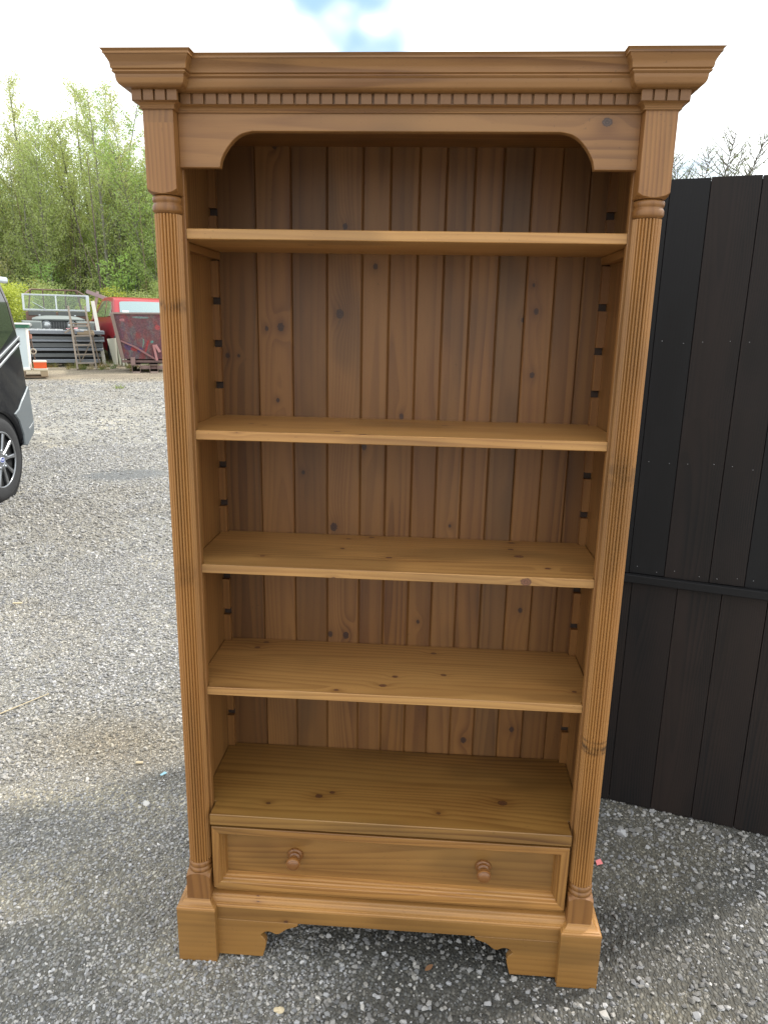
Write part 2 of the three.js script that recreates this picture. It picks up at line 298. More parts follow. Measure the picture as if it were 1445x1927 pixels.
  const sk = [
    [[-0.2, -0.1, 5]],
    [[-0.349, -0.144, 4], [-0.313, -0.123, 4], [-0.136, -0.054, 5], [-0.076, -0.021, 5], [0.101, -0.2, 5]],
    [[-0.317, -0.091, 4], [-0.138, -0.174, 4], [-0.132, -0.258, 4], [-0.075, -0.28, 5], [-0.02, -0.116, 5], [0.29, -0.163, 8], [0.276, -0.218, 5], [0.283, -0.275, 6], [0.347, -0.079, 5]],
    [[-0.356, -0.275, 5], [-0.372, -0.24, 5], [0.002, -0.111, 5], [-0.025, -0.062, 6], [-0.133, -0.029, 4], [0.096, -0.253, 5], [0.121, -0.132, 5], [0.432, -0.078, 4]],
  ];
  [1.765, 1.3542, 1.0486, 0.7426].forEach((y, i) => {
    const xi = 0.4385, xs = 0.4712, xb = 0.4535, zb = -0.2965, zn = -0.2805, zf = -0.012, zs = -0.032;
    const sh = [[-xi, zf], [xi, zf], [xi, zs], [xs, zs], [xs, zn], [xb, zn], [xb, zb], [-xb, zb], [-xb, zn], [-xs, zn], [-xs, zs], [-xi, zs]].map(([x, z]) => [x, -z]);
    const g = extr(sh.reverse(), 0.0202, 0.0014).rotateX(-Math.PI / 2).translate(0, y - 0.0202, 0);
    const m = shelfMat(101 + i * 5, y, sk[i], [100, 110, 85, 90][i]);
    part('shelf', gx(toCreasedNormals(g, 0.6), m, [0.48, 0.29]), m, bc);
  });
  { // deck above the drawer
    const xi = 0.4359, xs = 0.4712, xb = 0.4535, sh = [[-xi, 0.0212], [xi, 0.0212], [xi, -0.032], [xs, -0.032], [xs, -0.2805], [xb, -0.2805], [xb, -0.2965], [-xb, -0.2965], [-xb, -0.2805], [-xs, -0.2805], [-xs, -0.032], [-xi, -0.032]].map(([x, z]) => [x, -z]);
    const g = extr(sh.reverse(), 0.0301, 0.0016).rotateX(-Math.PI / 2).translate(0, 0.3884, 0);
    const m = pine({ W: 1280, H: 448, lu: 0.96, lv: 0.34, seed: 141, freq: 75, strip: 0.17, con: 0.9, blot: 1.1, knots: [[-0.183, -0.074, 8], [-0.151, -0.092, 6], [-0.304, -0.034, 5], [0.282, -0.089, 10], [0.12, -0.034, 5]].map((k) => [k[0] + 0.48, k[1] + 0.31, k[2] / 1000]) }, [0.88, 0.95, 0.85], 0.38);
    part('deck_board', gx(toCreasedNormals(g, 0.6), m, [0.48, 0.31]), m, bc);
  }
  // posts: squared cap, turned rings, reeded shaft, rings, squared base
  const ev = new Evaluator(); ev.attributes = ['position', 'normal'];
  const turned = (pts, boxG) => {
    const a = new Brush(new THREE.LatheGeometry(pts.map((p) => new THREE.Vector2(...p)), 64)), b = new Brush(boxG); a.updateMatrixWorld(); b.updateMatrixWorld();
    const g = ev.evaluate(a, b, INTERSECTION).geometry; return toCreasedNormals(g.index ? g.toNonIndexed() : g, 0.5);
  };
  const W2 = 2 * HW;
  const capG = turned([[0.0001, 1.9735], [0.06, 1.9735], [0.06, 1.8395], [0.0419, 1.8334], [0.036, 1.8280], [0.0305, 1.8255], [0.0285, 1.8235], [0.0001, 1.8235]].reverse(), rbox(W2, 0.30, W2, 0, 1.90, 0, 0.0012));
  const baseG = turned([[0.0001, 0.1780], [0.06, 0.1780], [0.06, 0.234], [0.0419, 0.2405], [0.036, 0.2470], [0.0305, 0.2500], [0.0285, 0.2520], [0.0001, 0.2520]], rbox(W2, 0.2, W2, 0, 0.258, 0, 0.0012));
  const ringProfile = (y0, y1, f) => { const p = [[0.0001, y0]], n = 18; for (let i = 0; i <= n; i++) p.push([f(i / n), lerp(y0, y1, i / n)]); p.push([0.0001, y1]); return new THREE.LatheGeometry(p.map((q) => new THREE.Vector2(...q)), 48); };
  const torus = (t) => Math.sqrt(Math.max(0, 1 - (2 * t - 1) ** 2));
  const ringTop = ringProfile(1.7885, 1.8240, (t) => t < 0.06 ? 0.0248 : t < 0.52 ? 0.0262 + 0.0034 * torus((t - 0.06) / 0.46) : t < 0.6 ? 0.0264 : t < 0.93 ? 0.0264 + 0.0028 * torus((t - 0.6) / 0.33) ** 0.7 : 0.0235);
  const ringLow = ringProfile(0.2515, 0.2800, (t) => t < 0.42 ? 0.0262 + 0.0034 * torus(t / 0.42) : t < 0.5 ? 0.0263 : t < 0.93 ? 0.0263 + 0.0026 * torus((t - 0.5) / 0.43) : 0.0262);
  const reed = new THREE.Shape(); { const n = 24, r = 0.0268; for (let i = 0; i <= n * 12; i++) { const a = (i / (n * 12)) * 2 * Math.PI, t = (2 * ((i / 12 + 0.5) % 1) - 1) * 1.22, k = r - 0.0072 * (1 - Math.sqrt(Math.max(0.0009, 1 - t * t))); i ? reed.lineTo(k * Math.cos(a), k * Math.sin(a)) : reed.moveTo(k * Math.cos(a), k * Math.sin(a)); } }
  const shaftG = toCreasedNormals(new THREE.ExtrudeGeometry(reed, { depth: 1.7885 - 0.280, steps: 1, bevelEnabled: false }).rotateX(-Math.PI / 2).translate(0, 0.280, 0), 0.9);
  for (const s of [-1, 1]) {
    const mv = (g) => g.clone().translate(s * XC, 0, 0);
    part('post_cap', gy(mv(capG), straight), straight, bc);
    part('turned_ring', gy(mv(ringTop), endw), endw, bc);
    const sm = pine({ W: 1536, H: 160, lu: 2.0, lv: 0.2, seed: s < 0 ? 23 : 27, freq: 130, strip: 0.2, con: 0.25, fib: 0.6, stains: s < 0 ? [[1.61, 0.012, 0.6], [1.03, 0.03, 0.25]] : [[0.651, 0.006, 0.75], [0.668, 0.003, 0.6], [0.64, 0.003, 0.6], [1.29, 0.04, 0.3]] }, [1.3, 1.27, 1.2], 0.5);
    sm.bumpMap = null; part('reeded_shaft', gy(mv(shaftG), sm, [0, 0.1]), sm, bc);
    part('turned_ring', gy(mv(ringLow), endw), endw, bc);
    part('post_base', gy(mv(baseG), endw), endw, bc);
  }
  // mouldings: one profile (offset outwards, height) drawn along a plan, mitred
  function sweep(path, prof, crease = 0.45) {
    const n = path.length, dir = []; for (let i = 0; i < n - 1; i++) { const dx = path[i + 1][0] - path[i][0], dz = path[i + 1][1] - path[i][1], L = Math.hypot(dx, dz); dir.push([dx / L, dz / L]); }
    const off = path.map((_, i) => { const a = dir[Math.max(0, i - 1)], b = dir[Math.min(n - 2, i)], na = [-a[1], a[0]], nb = [-b[1], b[0]], k = 1 + na[0] * nb[0] + na[1] * nb[1]; return [(na[0] + nb[0]) / k, (na[1] + nb[1]) / k]; });
    const P = [], at = (i, q) => [path[i][0] + off[i][0] * q[0], q[1], path[i][1] + off[i][1] * q[0]];
    for (let i = 0; i < n - 1; i++) for (let k = 0; k < prof.length - 1; k++) { const a = at(i, prof[k]), b = at(i + 1, prof[k]), c = at(i + 1, prof[k + 1]), d = at(i, prof[k + 1]); P.push(...a, ...b, ...c, ...a, ...c, ...d); }
    const g = new THREE.BufferGeometry(); g.setAttribute('position', new THREE.Float32BufferAttribute(P, 3)); g.computeVertexNormals(); return toCreasedNormals(g, crease);
  }
  const arc = (a, b, bulge, n = 6) => { const o = []; for (let i = 1; i <= n; i++) { const t = i / n, x = lerp(a[0], b[0], t), y = lerp(a[1], b[1], t), k = bulge * 4 * t * (1 - t), dx = b[0] - a[0], dy = b[1] - a[1], L = Math.hypot(dx, dy); o.push([x + k * dy / L, y - k * dx / L]); } return o; };
  // offset is to the right-hand side of the run, so plans run from left to right seen from the front: outwards is +z
  const crown = [[0.008, 2.0035], [0.0235, 2.0035], ...arc([0.0235, 2.0035], [0.0345, 2.016], 0.0028), [0.0350, 2.0225], [0.0375, 2.0245], ...arc([0.0375, 2.0245], [0.0385, 2.0285], 0.0012, 4), [0.0372, 2.0295], [0.0405, 2.031], [0.0415, 2.0395], ...arc([0.0425, 2.0405], [0.0465, 2.048], -0.0006, 4), ...arc([0.0465, 2.048], [0.0537, 2.0595], -0.0012, 6), [0.0537, TOP], [-0.004, TOP]];
  const bed = [[-0.002, 1.9727], [0.004, 1.9727], [0.0045, 1.9752], [0.0030, 1.9762], ...arc([0.0030, 1.9762], [0.0135, 1.9835], -0.002, 6), [0.0145, 1.9842], [0.0085, 1.9842], [0.0085, 2.0036]];
  const planL = [[-XO, -0.30], [-XO, HW], [-XN, HW], [-XN, ZF]], planR = [[XN, ZF], [XN, HW], [XO, HW], [XO, -0.30]];
  // run a plan through a corner so that the mitre at the join is shared with its neighbour
  const full = [...planL, ...planR];
  const cut = (i0, i1, prof) => { // the part of the whole run between two of its points, with the whole run's mitres
    const n = full.length, dir = []; for (let i = 0; i < n - 1; i++) { const dx = full[i + 1][0] - full[i][0], dz = full[i + 1][1] - full[i][1], L = Math.hypot(dx, dz); dir.push([dx / L, dz / L]); }
    const off = full.map((_, i) => { const a = dir[Math.max(0, i - 1)], b = dir[Math.min(n - 2, i)], na = [-a[1], a[0]], nb = [-b[1], b[0]], k = 1 + na[0] * nb[0] + na[1] * nb[1]; return [(na[0] + nb[0]) / k, (na[1] + nb[1]) / k]; });
    const P = [], at = (i, q) => [full[i][0] + off[i][0] * q[0], q[1], full[i][1] + off[i][1] * q[0]];
    for (let i = i0; i < i1; i++) for (let k = 0; k < prof.length - 1; k++) { const a = at(i, prof[k]), b = at(i + 1, prof[k]), c = at(i + 1, prof[k + 1]), d = at(i, prof[k + 1]); P.push(...a, ...b, ...c, ...a, ...c, ...d); }
    const g = new THREE.BufferGeometry(); g.setAttribute('position', new THREE.Float32BufferAttribute(P, 3)); g.computeVertexNormals(); return toCreasedNormals(g, 0.45);
  };
  const cm = pine({ W: 2048, H: 256, lu: 1.3, lv: 0.16, seed: 61, freq: 110, strip: 0.16, con: 0.75, blot: 1.2, knots: [[0.24, 0.06, 0.0035], [0.66, 0.05, 0.003], [0.98, 0.05, 0.004]] }, [0.86, 0.87, 0.98], 0.5);
  // outwards must be +z on a run from left to right: [-dz, dx] gives (0, +1) for dx > 0
  part('corner_cornice', gx(cut(0, 3, crown), cm), cm, bc); part('centre_cornice', gx(cut(3, 4, crown), cm), cm, bc); part('corner_cornice', gx(cut(4, 7, crown), cm), cm, bc);
  part('bed_moulding', gx(cut(0, 7, bed), cm), cm, bc);
  { const o = 0.05, z = HW + o, sh = [[-XO - o, -0.3], [-XO - o, z], [-XN + o, z], [-XN + o, ZF + o], [XN - o, ZF + o], [XN - o, z], [XO + o, z], [XO + o, -0.3]].map(([x, q]) => [x, -q]); part('cornice_top', gx(extr(sh, 0.006).rotateX(-Math.PI / 2).translate(0, TOP - 0.0075, 0), general[0]), general[0], bc); }
  { // dentils
    const dg = gx(rbox(0.0202, 0.0186, 0.0075, 0, 1.9938, 0, 0.0006, 1), cm), pitch = 0.02474;
    const put = (x, z, ry = 0, sx = 1) => { const m = part('dentil', dg, cm, bc); m.position.set(x, 0, z); m.rotation.y = ry; m.scale.x = sx; };
    for (let k = -17; k <= 17; k++) put(k * pitch + 0.001, ZF + 0.0085 + 0.0028);
    for (const s of [-1, 1]) { const mid = s * XC; for (const k of [-1.5, -0.5, 0.5, 1.5]) put(mid + k * 0.0227, HW + 0.0085 + 0.0028, 0, 0.93); for (let k = 0; k < 12; k++) put(s * (XO + 0.0085 + 0.0028), HW - 0.004 - k * pitch, Math.PI / 2); }
  }
  { // frieze with its cut arch
    const S = new THREE.Shape(); S.moveTo(-XN, 1.9735); S.lineTo(-XN, 1.876); S.lineTo(-0.3615, 1.876);
    const a = [[-0.3575, 1.892], [-0.348, 1.9085], [-0.333, 1.9255], [-0.316, 1.9365], [-0.295, 1.9415]].map((p) => new THREE.Vector2(...p)); S.splineThru(a); S.lineTo(0.295, 1.9415);
    S.splineThru(a.map((p) => new THREE.Vector2(-p.x, p.y)).reverse().slice(1)); S.lineTo(0.3615, 1.876); S.lineTo(XN, 1.876); S.lineTo(XN, 1.9735); S.closePath();
    const m = pine({ W: 1536, H: 256, lu: 0.92, lv: 0.153, seed: 83, freq: 70, strip: 0.153, con: 0.7, blot: 1.2, knots: [[0.378 + 0.46, 1.9585 - 1.85, 0.008, 1.2]], knotCol: [0.045, 0.026, 0.018] }, [0.9, 0.91, 1.0], 0.5);
    part('arched_frieze', gx(toCreasedNormals(extr(S, 0.0175, 0.001, { cs: 24 }).translate(0, 0, -0.0145), 0.5), m, [0.46, -1.85]), m, bc);
  }
  { // drawer: recessed panel, mitred frame moulding, two turned knobs
    const x0 = 0.4345, y0 = 0.2045, y1 = 0.3815, dm = pine({ W: 1280, H: 256, lu: 0.92, lv: 0.184, seed: 93, freq: 85, strip: 0.092, con: 0.6, blot: 1.2, knots: [[0.26, 0.11, 0.003]] }, [0.9, 0.93, 0.84], 0.42);
    const d = part('drawer', gx(box(0.815, 0.13, 0.014, 0, 0.2925, -0.0150), dm), dm, bc);
    part('drawer_box', gx(box(0.85, 0.15, 0.25, 0, 0.292, -0.135), endw), endw, d);
    const prof = [[0, -0.006], [0, 0.0180], [0.0012, 0.0192], [0.0178, 0.0192], [0.0192, 0.0182], [0.0200, 0.0160], [0.0212, 0.0110], [0.0226, 0.0102], [0.0240, 0.0085], [0.0252, 0.0035], [0.0268, 0.0028], [0.0282, 0.0010], [0.0300, -0.0070], [0.0308, -0.0090]]; // (inwards, towards the front)
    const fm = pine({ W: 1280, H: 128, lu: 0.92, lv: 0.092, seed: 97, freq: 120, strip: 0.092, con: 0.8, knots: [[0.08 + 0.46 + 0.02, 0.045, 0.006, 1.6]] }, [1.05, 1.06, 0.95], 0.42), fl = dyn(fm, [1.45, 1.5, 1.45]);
    const cs = [[-x0, y0], [x0, y0], [x0, y1], [-x0, y1]];
    for (let i = 0; i < 4; i++) {
      const A = cs[i], B = cs[(i + 1) % 4], dx = Math.sign(B[0] - A[0]), dy = Math.sign(B[1] - A[1]), nx = -dy, ny = dx, P = [];
      const q = (C, e, p) => [C[0] + nx * p[0] + dx * e * p[0], C[1] + ny * p[0] + dy * e * p[0], p[1]];
      for (let k = 0; k < prof.length - 1; k++) { const a = q(A, 1, prof[k]), b = q(B, -1, prof[k]), c = q(B, -1, prof[k + 1]), e = q(A, 1, prof[k + 1]); P.push(...a, ...b, ...c, ...a, ...c, ...e); }
      const g = new THREE.BufferGeometry(); g.setAttribute('position', new THREE.Float32BufferAttribute(P, 3)); g.computeVertexNormals();
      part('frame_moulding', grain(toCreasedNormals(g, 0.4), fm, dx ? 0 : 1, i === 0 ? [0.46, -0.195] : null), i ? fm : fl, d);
    }
    const kp = [[0.0001, 0], [0.0185, 0], [0.0192, 0.003], [0.0185, 0.0058], [0.0160, 0.0072], [0.0150, 0.0095], [0.0155, 0.012], [0.0142, 0.0145], [0.0118, 0.0165], [0.0112, 0.0185], [0.0130, 0.0212], [0.0160, 0.0255], [0.0173, 0.0305], [0.0170, 0.0355], [0.0150, 0.0400], [0.0110, 0.0432], [0.0055, 0.0448], [0.0001, 0.0452]];
    const km = pine({ W: 256, H: 256, lu: 0.1, lv: 0.1, seed: 71, freq: 620, strip: 0.1, con: 1.5, fib: 0.8 }, [0.85, 0.76, 0.72], 0.3);
    for (const x of [-0.2315, 0.2345]) { const k = part('knob', grain(new THREE.LatheGeometry(new THREE.SplineCurve(kp.map((p) => new THREE.Vector2(...p))).getPoints(60), 40).rotateX(Math.PI / 2), km, 0), km, d); k.position.set(x, 0.2945, -0.008); }
  }
  { // plinth
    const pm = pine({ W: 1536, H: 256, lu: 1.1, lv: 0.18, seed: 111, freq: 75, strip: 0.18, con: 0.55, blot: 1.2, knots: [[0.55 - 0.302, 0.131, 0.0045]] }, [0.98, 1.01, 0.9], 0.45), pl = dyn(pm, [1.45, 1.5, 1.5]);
    const PO = 0.5243, PI = 0.4267, PZ = 0.0445, AZ = 0.0265;
    const run = [[-PO, -0.3], [-PO, PZ], [-PI, PZ], [-PI, AZ], [PI, AZ], [PI, PZ], [PO, PZ], [PO, -0.3]];
    full.splice(0, full.length, ...run);
    const mould = [[0, 0.1539], [0.0002, 0.1572], ...arc([0.0002, 0.1572], [-0.0022, 0.1606], 0.0008, 4), [-0.0042, 0.1612], [-0.0048, 0.1638], ...arc([-0.0048, 0.1638], [-0.0150, 0.1722], -0.0022, 6), [-0.0160, 0.1726], [-0.0164, 0.1752], ...arc([-0.0164, 0.1752], [-0.0225, 0.1795], 0.001, 4), [-0.034, 0.1805]];
    part('plinth_moulding', gx(cut(0, 7, mould), pl), pl, bc);
    part('plinth_lid', gx(box(0.96, 0.012, 0.29, 0, 0.172, -0.152), general[1]), general[1], bc);
    for (const s of [-1, 1]) {
      part('plinth_block', gx(rbox(PO - PI, 0.1539, 0.062, s * (PO + PI) / 2, 0.07695, PZ - 0.031, 0.0016), pm, s < 0 ? [0.9, 0.02] : [0.3, 0.01]), pm, bc);
      part('plinth_side', grain(box(0.018, 0.1535, 0.283, s * (PO - 0.009), 0.0768, -0.1595), general[0], 2), general[0], bc);
      // bracket foot with its scroll
      const B = new THREE.Shape(); B.moveTo(-PI - 0.002, 0.0095); B.lineTo(-0.3125, 0.0095);
      B.bezierCurveTo(-0.309, 0.026, -0.304, 0.038, -0.3035, 0.050); B.bezierCurveTo(-0.303, 0.062, -0.310, 0.068, -0.3165, 0.0735); B.bezierCurveTo(-0.314, 0.086, -0.299, 0.0895, -0.290, 0.0865); B.bezierCurveTo(-0.283, 0.083, -0.279, 0.0805, -0.275, 0.081);
      B.bezierCurveTo(-0.264, 0.0825, -0.257, 0.0965, -0.246, 0.100); B.bezierCurveTo(-0.237, 0.103, -0.228, 0.106, -0.2225, 0.110); B.lineTo(-0.2205, 0.1175); B.lineTo(-PI - 0.002, 0.1175); B.closePath();
      const g = extr(B, 0.018, 0.001, { cs: 8 }).translate(0, 0, AZ - 0.0182); let q = g; if (s > 0) { q = g.clone(); const p = q.attributes.position; for (let i = 0; i < p.count; i++) p.setX(i, -p.getX(i)); for (const at of Object.values(q.attributes)) for (let t = 0; t < at.count; t += 3) for (let e = 0; e < at.itemSize; e++) { const A = at.array, h = A[t * at.itemSize + e]; A[t * at.itemSize + e] = A[(t + 2) * at.itemSize + e]; A[(t + 2) * at.itemSize + e] = h; } q.computeVertexNormals(); }
      part('bracket_foot', gx(toCreasedNormals(q, 0.5), pm, s < 0 ? [0.55, 0] : null), pm, bc);
    }
    part('apron_rail', gx(rbox(2 * PI + 0.004, 0.0358, 0.018, 0, 0.1360, AZ - 0.009, 0.0008), pm), pm, bc);
    part('bottom_rail', gx(box(0.87, 0.024, 0.02, 0, 0.1935, -0.012), pm), pm, bc);
  }
}

// ---------------------------------------------------------------- black stained board wall behind, right
{
  const lw = woodTex({ W: 1024, H: 512, lu: 1.3, lv: 0.6, seed: 201, freq: 150, strip: 0.13, con: 1, early: [0.0058, 0.0054, 0.0066], late: [0.0024, 0.0023, 0.0030], knots: [[0.4, 0.2, 0.006], [1.0, 0.45, 0.008]], knotCol: [0.006, 0.005, 0.006] });
  const lw2 = woodTex({ W: 1024, H: 512, lu: 1.3, lv: 0.6, seed: 207, freq: 170, strip: 0.13, con: 1.2, blot: 1.6, early: [0.0200, 0.0118, 0.0090], late: [0.005, 0.0038, 0.004], knotCol: [0.006, 0.005, 0.006] });
  const mk = (map, tint) => { const m = new THREE.MeshPhysicalMaterial({ map, bumpMap: map, bumpScale: 0.006, roughness: 0.7, specularIntensity: 0.7, color: col(...tint) }); m.userData = { lu: 1.3, lv: 0.6 }; return m; };
  const mats = [mk(lw, [1, 1, 1]), mk(lw, [1.25, 1.15, 1.1]), mk(lw2, [1, 1, 1]), mk(lw2, [0.75, 0.78, 0.85])];
  const w = thing('board_wall', 'black stained timber wall of upright boards standing behind the bookcase', 'wall', [0.72, 0, -0.723], -0.2945);
  w.rotation.order = 'YXZ'; w.rotation.x = -0.02; const R = rng(61);
  const rows = (edges, y0, y1, pick) => { for (let i = 0; i < edges.length - 1; i++) { const g = rbox(edges[i + 1] - edges[i] - 0.0016, y1 - y0 + (y1 > 1 ? (R() - 0.5) * 0.006 : 0), 0.019, (edges[i] + edges[i + 1]) / 2, (y0 + y1) / 2, 0.0005 - 0.0095 + (R() - 0.5) * 0.003, 0.0012, 1); const m = mats[pick(i)]; part('board', gy(g, m), m, w); } };
  const up = [-0.007, 0.099, 0.229, 0.329, 0.432, 0.545, 0.645, 0.742], lo = [0.006, 0.1425, 0.271, 0.40, 0.53, 0.66, 0.742];
  for (let x = -0.125; x > -1.06; x -= 0.118) { up.unshift(x); lo.unshift(x); }
  rows(up, 0.826, 2.0, () => (R() < 0.35 ? 1 : R() < 0.12 ? 3 : 0)); rows(lo, 0.004, 0.797, () => (R() < 0.7 ? 2 : 3));
  const fm = mats[0];
  part('cross_rail', gx(rbox(1.80, 0.026, 0.03, -0.158, 0.8115, 0.004, 0.003), fm), fm, w);
  for (const y of [0.06, 0.74, 0.88, 1.4, 1.93]) part('back_rail', gx(rbox(1.78, 0.09, 0.035, -0.158, y, -0.038, 0.003), fm), fm, w);
  part('back_sheet', box(1.79, 1.985, 0.006, -0.158, 1.001, -0.0235), fm, w);
  const nails = []; for (let i = 0; i < up.length - 1; i++) for (const y of [0.845, 1.19, 1.55]) for (const f of [0.22, 0.78]) nails.push(new THREE.SphereGeometry(0.0013, 6, 4).translate(lerp(up[i], up[i + 1], f), y + (R() - 0.5) * 0.012, 0.0012));
  const nm = part('nail_heads', nails, new THREE.MeshStandardMaterial({ color: col(0.32, 0.32, 0.33), roughness: 0.5, metalness: 0.3 }), w); nm.userData.kind = 'stuff';
}

// ---------------------------------------------------------------- small litter on the ground
{
  const paperW = new THREE.MeshStandardMaterial({ color: col(0.5, 0.42, 0.28), roughness: 0.8 });
  const lit = (name, label, cat, geo, mat, x, z, ry, lift = 0.008) => { const m = part(name, geo, mat); m.position.set(x, groundY(x, z) + lift, z); m.rotation.y = ry; return tag(m, label, cat); };
  lit('wood_splinter', 'pale wooden splinter on the gravel left of the bookcase', 'splinter', rbox(0.026, 0.006, 0.008, 0, 0, 0, 0.001), paperW, -0.955, -0.774, 0.1);
  lit('wood_splinter', 'thin straw coloured cane lying at the left edge of the gravel', 'stick', bar([-0.16, 0, 0.0], [0.16, 0.004, 0], 0.0028, 0.002, 6), paperW, -1.62, -1.09, 1.0);
  lit('wood_splinter', 'short pale wood chip further back on the left gravel', 'wood chip', rbox(0.05, 0.008, 0.016, 0, 0, 0, 0.002), paperW, -2.216, -2.18, 0.2);
  lit('plastic_scrap', 'small light blue plastic scrap beside the left column', 'litter', extr([[-0.012, -0.004], [0.012, -0.005], [0.010, 0.006], [-0.011, 0.003]], 0.0012).rotateX(-1.3), new THREE.MeshStandardMaterial({ color: col(0.35, 0.62, 0.72), roughness: 0.5 }), -0.844, -0.715, 0.9);
  lit('plastic_scrap', 'pink plastic scrap on the ground behind the right column', 'litter', extr([[-0.010, -0.008], [0.011, -0.006], [0.008, 0.009], [-0.009, 0.006]], 0.0015).rotateX(-1.0), new THREE.MeshStandardMaterial({ color: col(0.75, 0.2, 0.2), roughness: 0.5 }), 0.625, -0.40, 0.3);
  { const s = new THREE.Shape(); s.moveTo(-0.014, 0); s.quadraticCurveTo(-0.004, 0.012, 0.014, 0.002); s.quadraticCurveTo(0.002, -0.010, -0.014, 0); const g = new THREE.ExtrudeGeometry(s, { depth: 0.0008, bevelEnabled: false }).rotateX(-0.9); lit('dead_leaf', 'brown curled dead leaf under the front of the bookcase', 'leaf', g, new THREE.MeshStandardMaterial({ color: col(0.16, 0.075, 0.03), roughness: 0.8 }), 0.112, 0.023, 0.7); }
  { const g = new THREE.IcosahedronGeometry(0.0075, 2), p = g.attributes.position; for (let i = 0; i < p.count; i++) { const k = 0.7 + 0.7 * n2(p.getX(i) * 300 + 9, p.getZ(i) * 300 + p.getY(i) * 250 + 50); p.setXYZ(i, p.getX(i) * k * 1.4, p.getY(i) * k * 0.7, p.getZ(i) * k); } g.computeVertexNormals(); lit('paper_crumb', 'crumpled cream paper crumb on the gravel in front of the bookcase', 'litter', g, new THREE.MeshStandardMaterial({ color: col(0.6, 0.5, 0.33), roughness: 0.9 }), -0.241, 0.17, 0); }
}

// ---------------------------------------------------------------- dark family car at the left edge: local -z is its tail, x = 0 its near side
{
  const car = thing('estate_car', 'glossy black high estate car with silver wheels, tail end showing at left edge', 'car', [-3.455, gh(-4.215) + 0.003, -4.215], 0.08);
  const paint = new THREE.MeshPhysicalMaterial({ color: col(0.004, 0.005, 0.008), roughness: 0.5, specularIntensity: 0.1, clearcoat: 0.55, clearcoatRoughness: 0.03 });
  const grey = new THREE.MeshPhysicalMaterial({ color: col(0.13, 0.15, 0.165), roughness: 0.42, metalness: 0.3, clearcoat: 0.4 });
  const glass = new THREE.MeshPhysicalMaterial({ color: col(0.006, 0.008, 0.008), roughness: 0.04, clearcoat: 1 });
  const silver = new THREE.MeshStandardMaterial({ color: col(0.34, 0.36, 0.38), roughness: 0.35, metalness: 0.8 });
  const rubber = new THREE.MeshStandardMaterial({ color: col(0.022, 0.022, 0.024), roughness: 0.75 }), black = new THREE.MeshStandardMaterial({ color: col(0.006, 0.006, 0.007), roughness: 0.8 });
  const Wd = 1.82, side = (pts, depth, out, bevel = 0, o) => extr(pts, depth, bevel, o).rotateY(Math.PI / 2).translate(out - depth, 0, 0); // (distance towards the tail, height) drawn on the near side
  const S = new THREE.Shape(); S.moveTo(0.385, 0.42); S.lineTo(0.45, 0.41); S.quadraticCurveTo(0.605, 0.48, 0.60, 0.60); S.lineTo(0.575, 0.89); S.quadraticCurveTo(0.545, 1.15, 0.50, 1.33); S.quadraticCurveTo(0.44, 1.52, 0.30, 1.745); S.quadraticCurveTo(0.25, 1.80, 0.1, 1.81); S.lineTo(-1.5, 1.83); S.quadraticCurveTo(-2.1, 1.8, -2.5, 1.55); S.lineTo(-3.0, 1.18); S.quadraticCurveTo(-3.7, 1.1, -3.75, 0.9); S.lineTo(-3.8, 0.4); S.lineTo(-3.6, 0.24);
  const aR = 0.385; S.lineTo(-2.75 - aR, 0.24); S.absarc(-2.75, 0.352, aR, Math.PI + 0.29, -0.29, true); S.lineTo(-aR, 0.24); S.absarc(0, 0.352, aR, Math.PI + 0.29, 0.13, true); S.closePath();
  part('body', toCreasedNormals(side(S, Wd, 0, 0.03, { bs: 3, cs: 20 }), 0.7), paint, car);
  for (const x of [-0.20, -Wd + 0.20]) for (const z of [0, 2.75]) part('wheel_arch', new THREE.CylinderGeometry(aR + 0.02, aR + 0.02, 0.34, 40, 1, false).rotateZ(Math.PI / 2).translate(x, 0.352, z), black, car);
  part('quarter_window', side([[0.415, 1.395], [0.34, 1.60], [0.235, 1.735], [-1.9, 1.75], [-2.4, 1.5], [-2.7, 1.18], [-0.6, 1.12], [0.10, 1.20]], 0.012, 0.004, 0.003), glass, car);
  part('pillar_trim', side([[0.455, 1.40], [0.37, 1.61], [0.26, 1.76], [0.236, 1.738], [0.34, 1.602], [0.418, 1.395]], 0.014, 0.007, 0.002), new THREE.MeshPhysicalMaterial({ color: col(0.05, 0.03, 0.035), roughness: 0.25, clearcoat: 1 }), car);
  const band = part('trim_rail', [side([[0.49, 1.29], [0.485, 1.345], [0.10, 1.185], [-2.6, 1.10], [-2.6, 1.085], [0.10, 1.158], [0.46, 1.31]], 0.024, 0.016, 0.004), side([[0.495, 1.275], [0.485, 1.29], [0.46, 1.283], [0.10, 1.12], [-2.6, 1.05], [-2.6, 1.035], [0.10, 1.095], [0.46, 1.257]], 0.024, 0.016, 0.004)], silver, car);
  part('rail_slot', side([[0.455, 1.305], [0.45, 1.285], [0.10, 1.125], [0.10, 1.155]], 0.01, 0.006), black, band);
  part('rear_bumper', side([[0.575, 0.90], [0.56, 0.915], [0.50, 0.86], [0.42, 0.80], [0.35, 0.735], [0.27, 0.70], [0.34, 0.63], [0.392, 0.50], [0.395, 0.415], [0.45, 0.40], [0.60, 0.50], [0.606, 0.60]], Wd + 0.016, 0.012, 0.008), grey, car);
  part('bumper_line', side([[0.605, 0.60], [0.60, 0.57], [0.50, 0.53], [0.50, 0.55]], 0.006, 0.014, 0.001), silver, car);
  part('roof_spoiler', rbox(Wd - 0.10, 0.05, 0.34, -Wd / 2, 1.80, -0.36, 0.018, 3), new THREE.MeshPhysicalMaterial({ color: col(0.45, 0.5, 0.55), roughness: 0.3, metalness: 0.3, clearcoat: 1 }), car);  // pale silver colour stands in for sky reflected off the spoiler
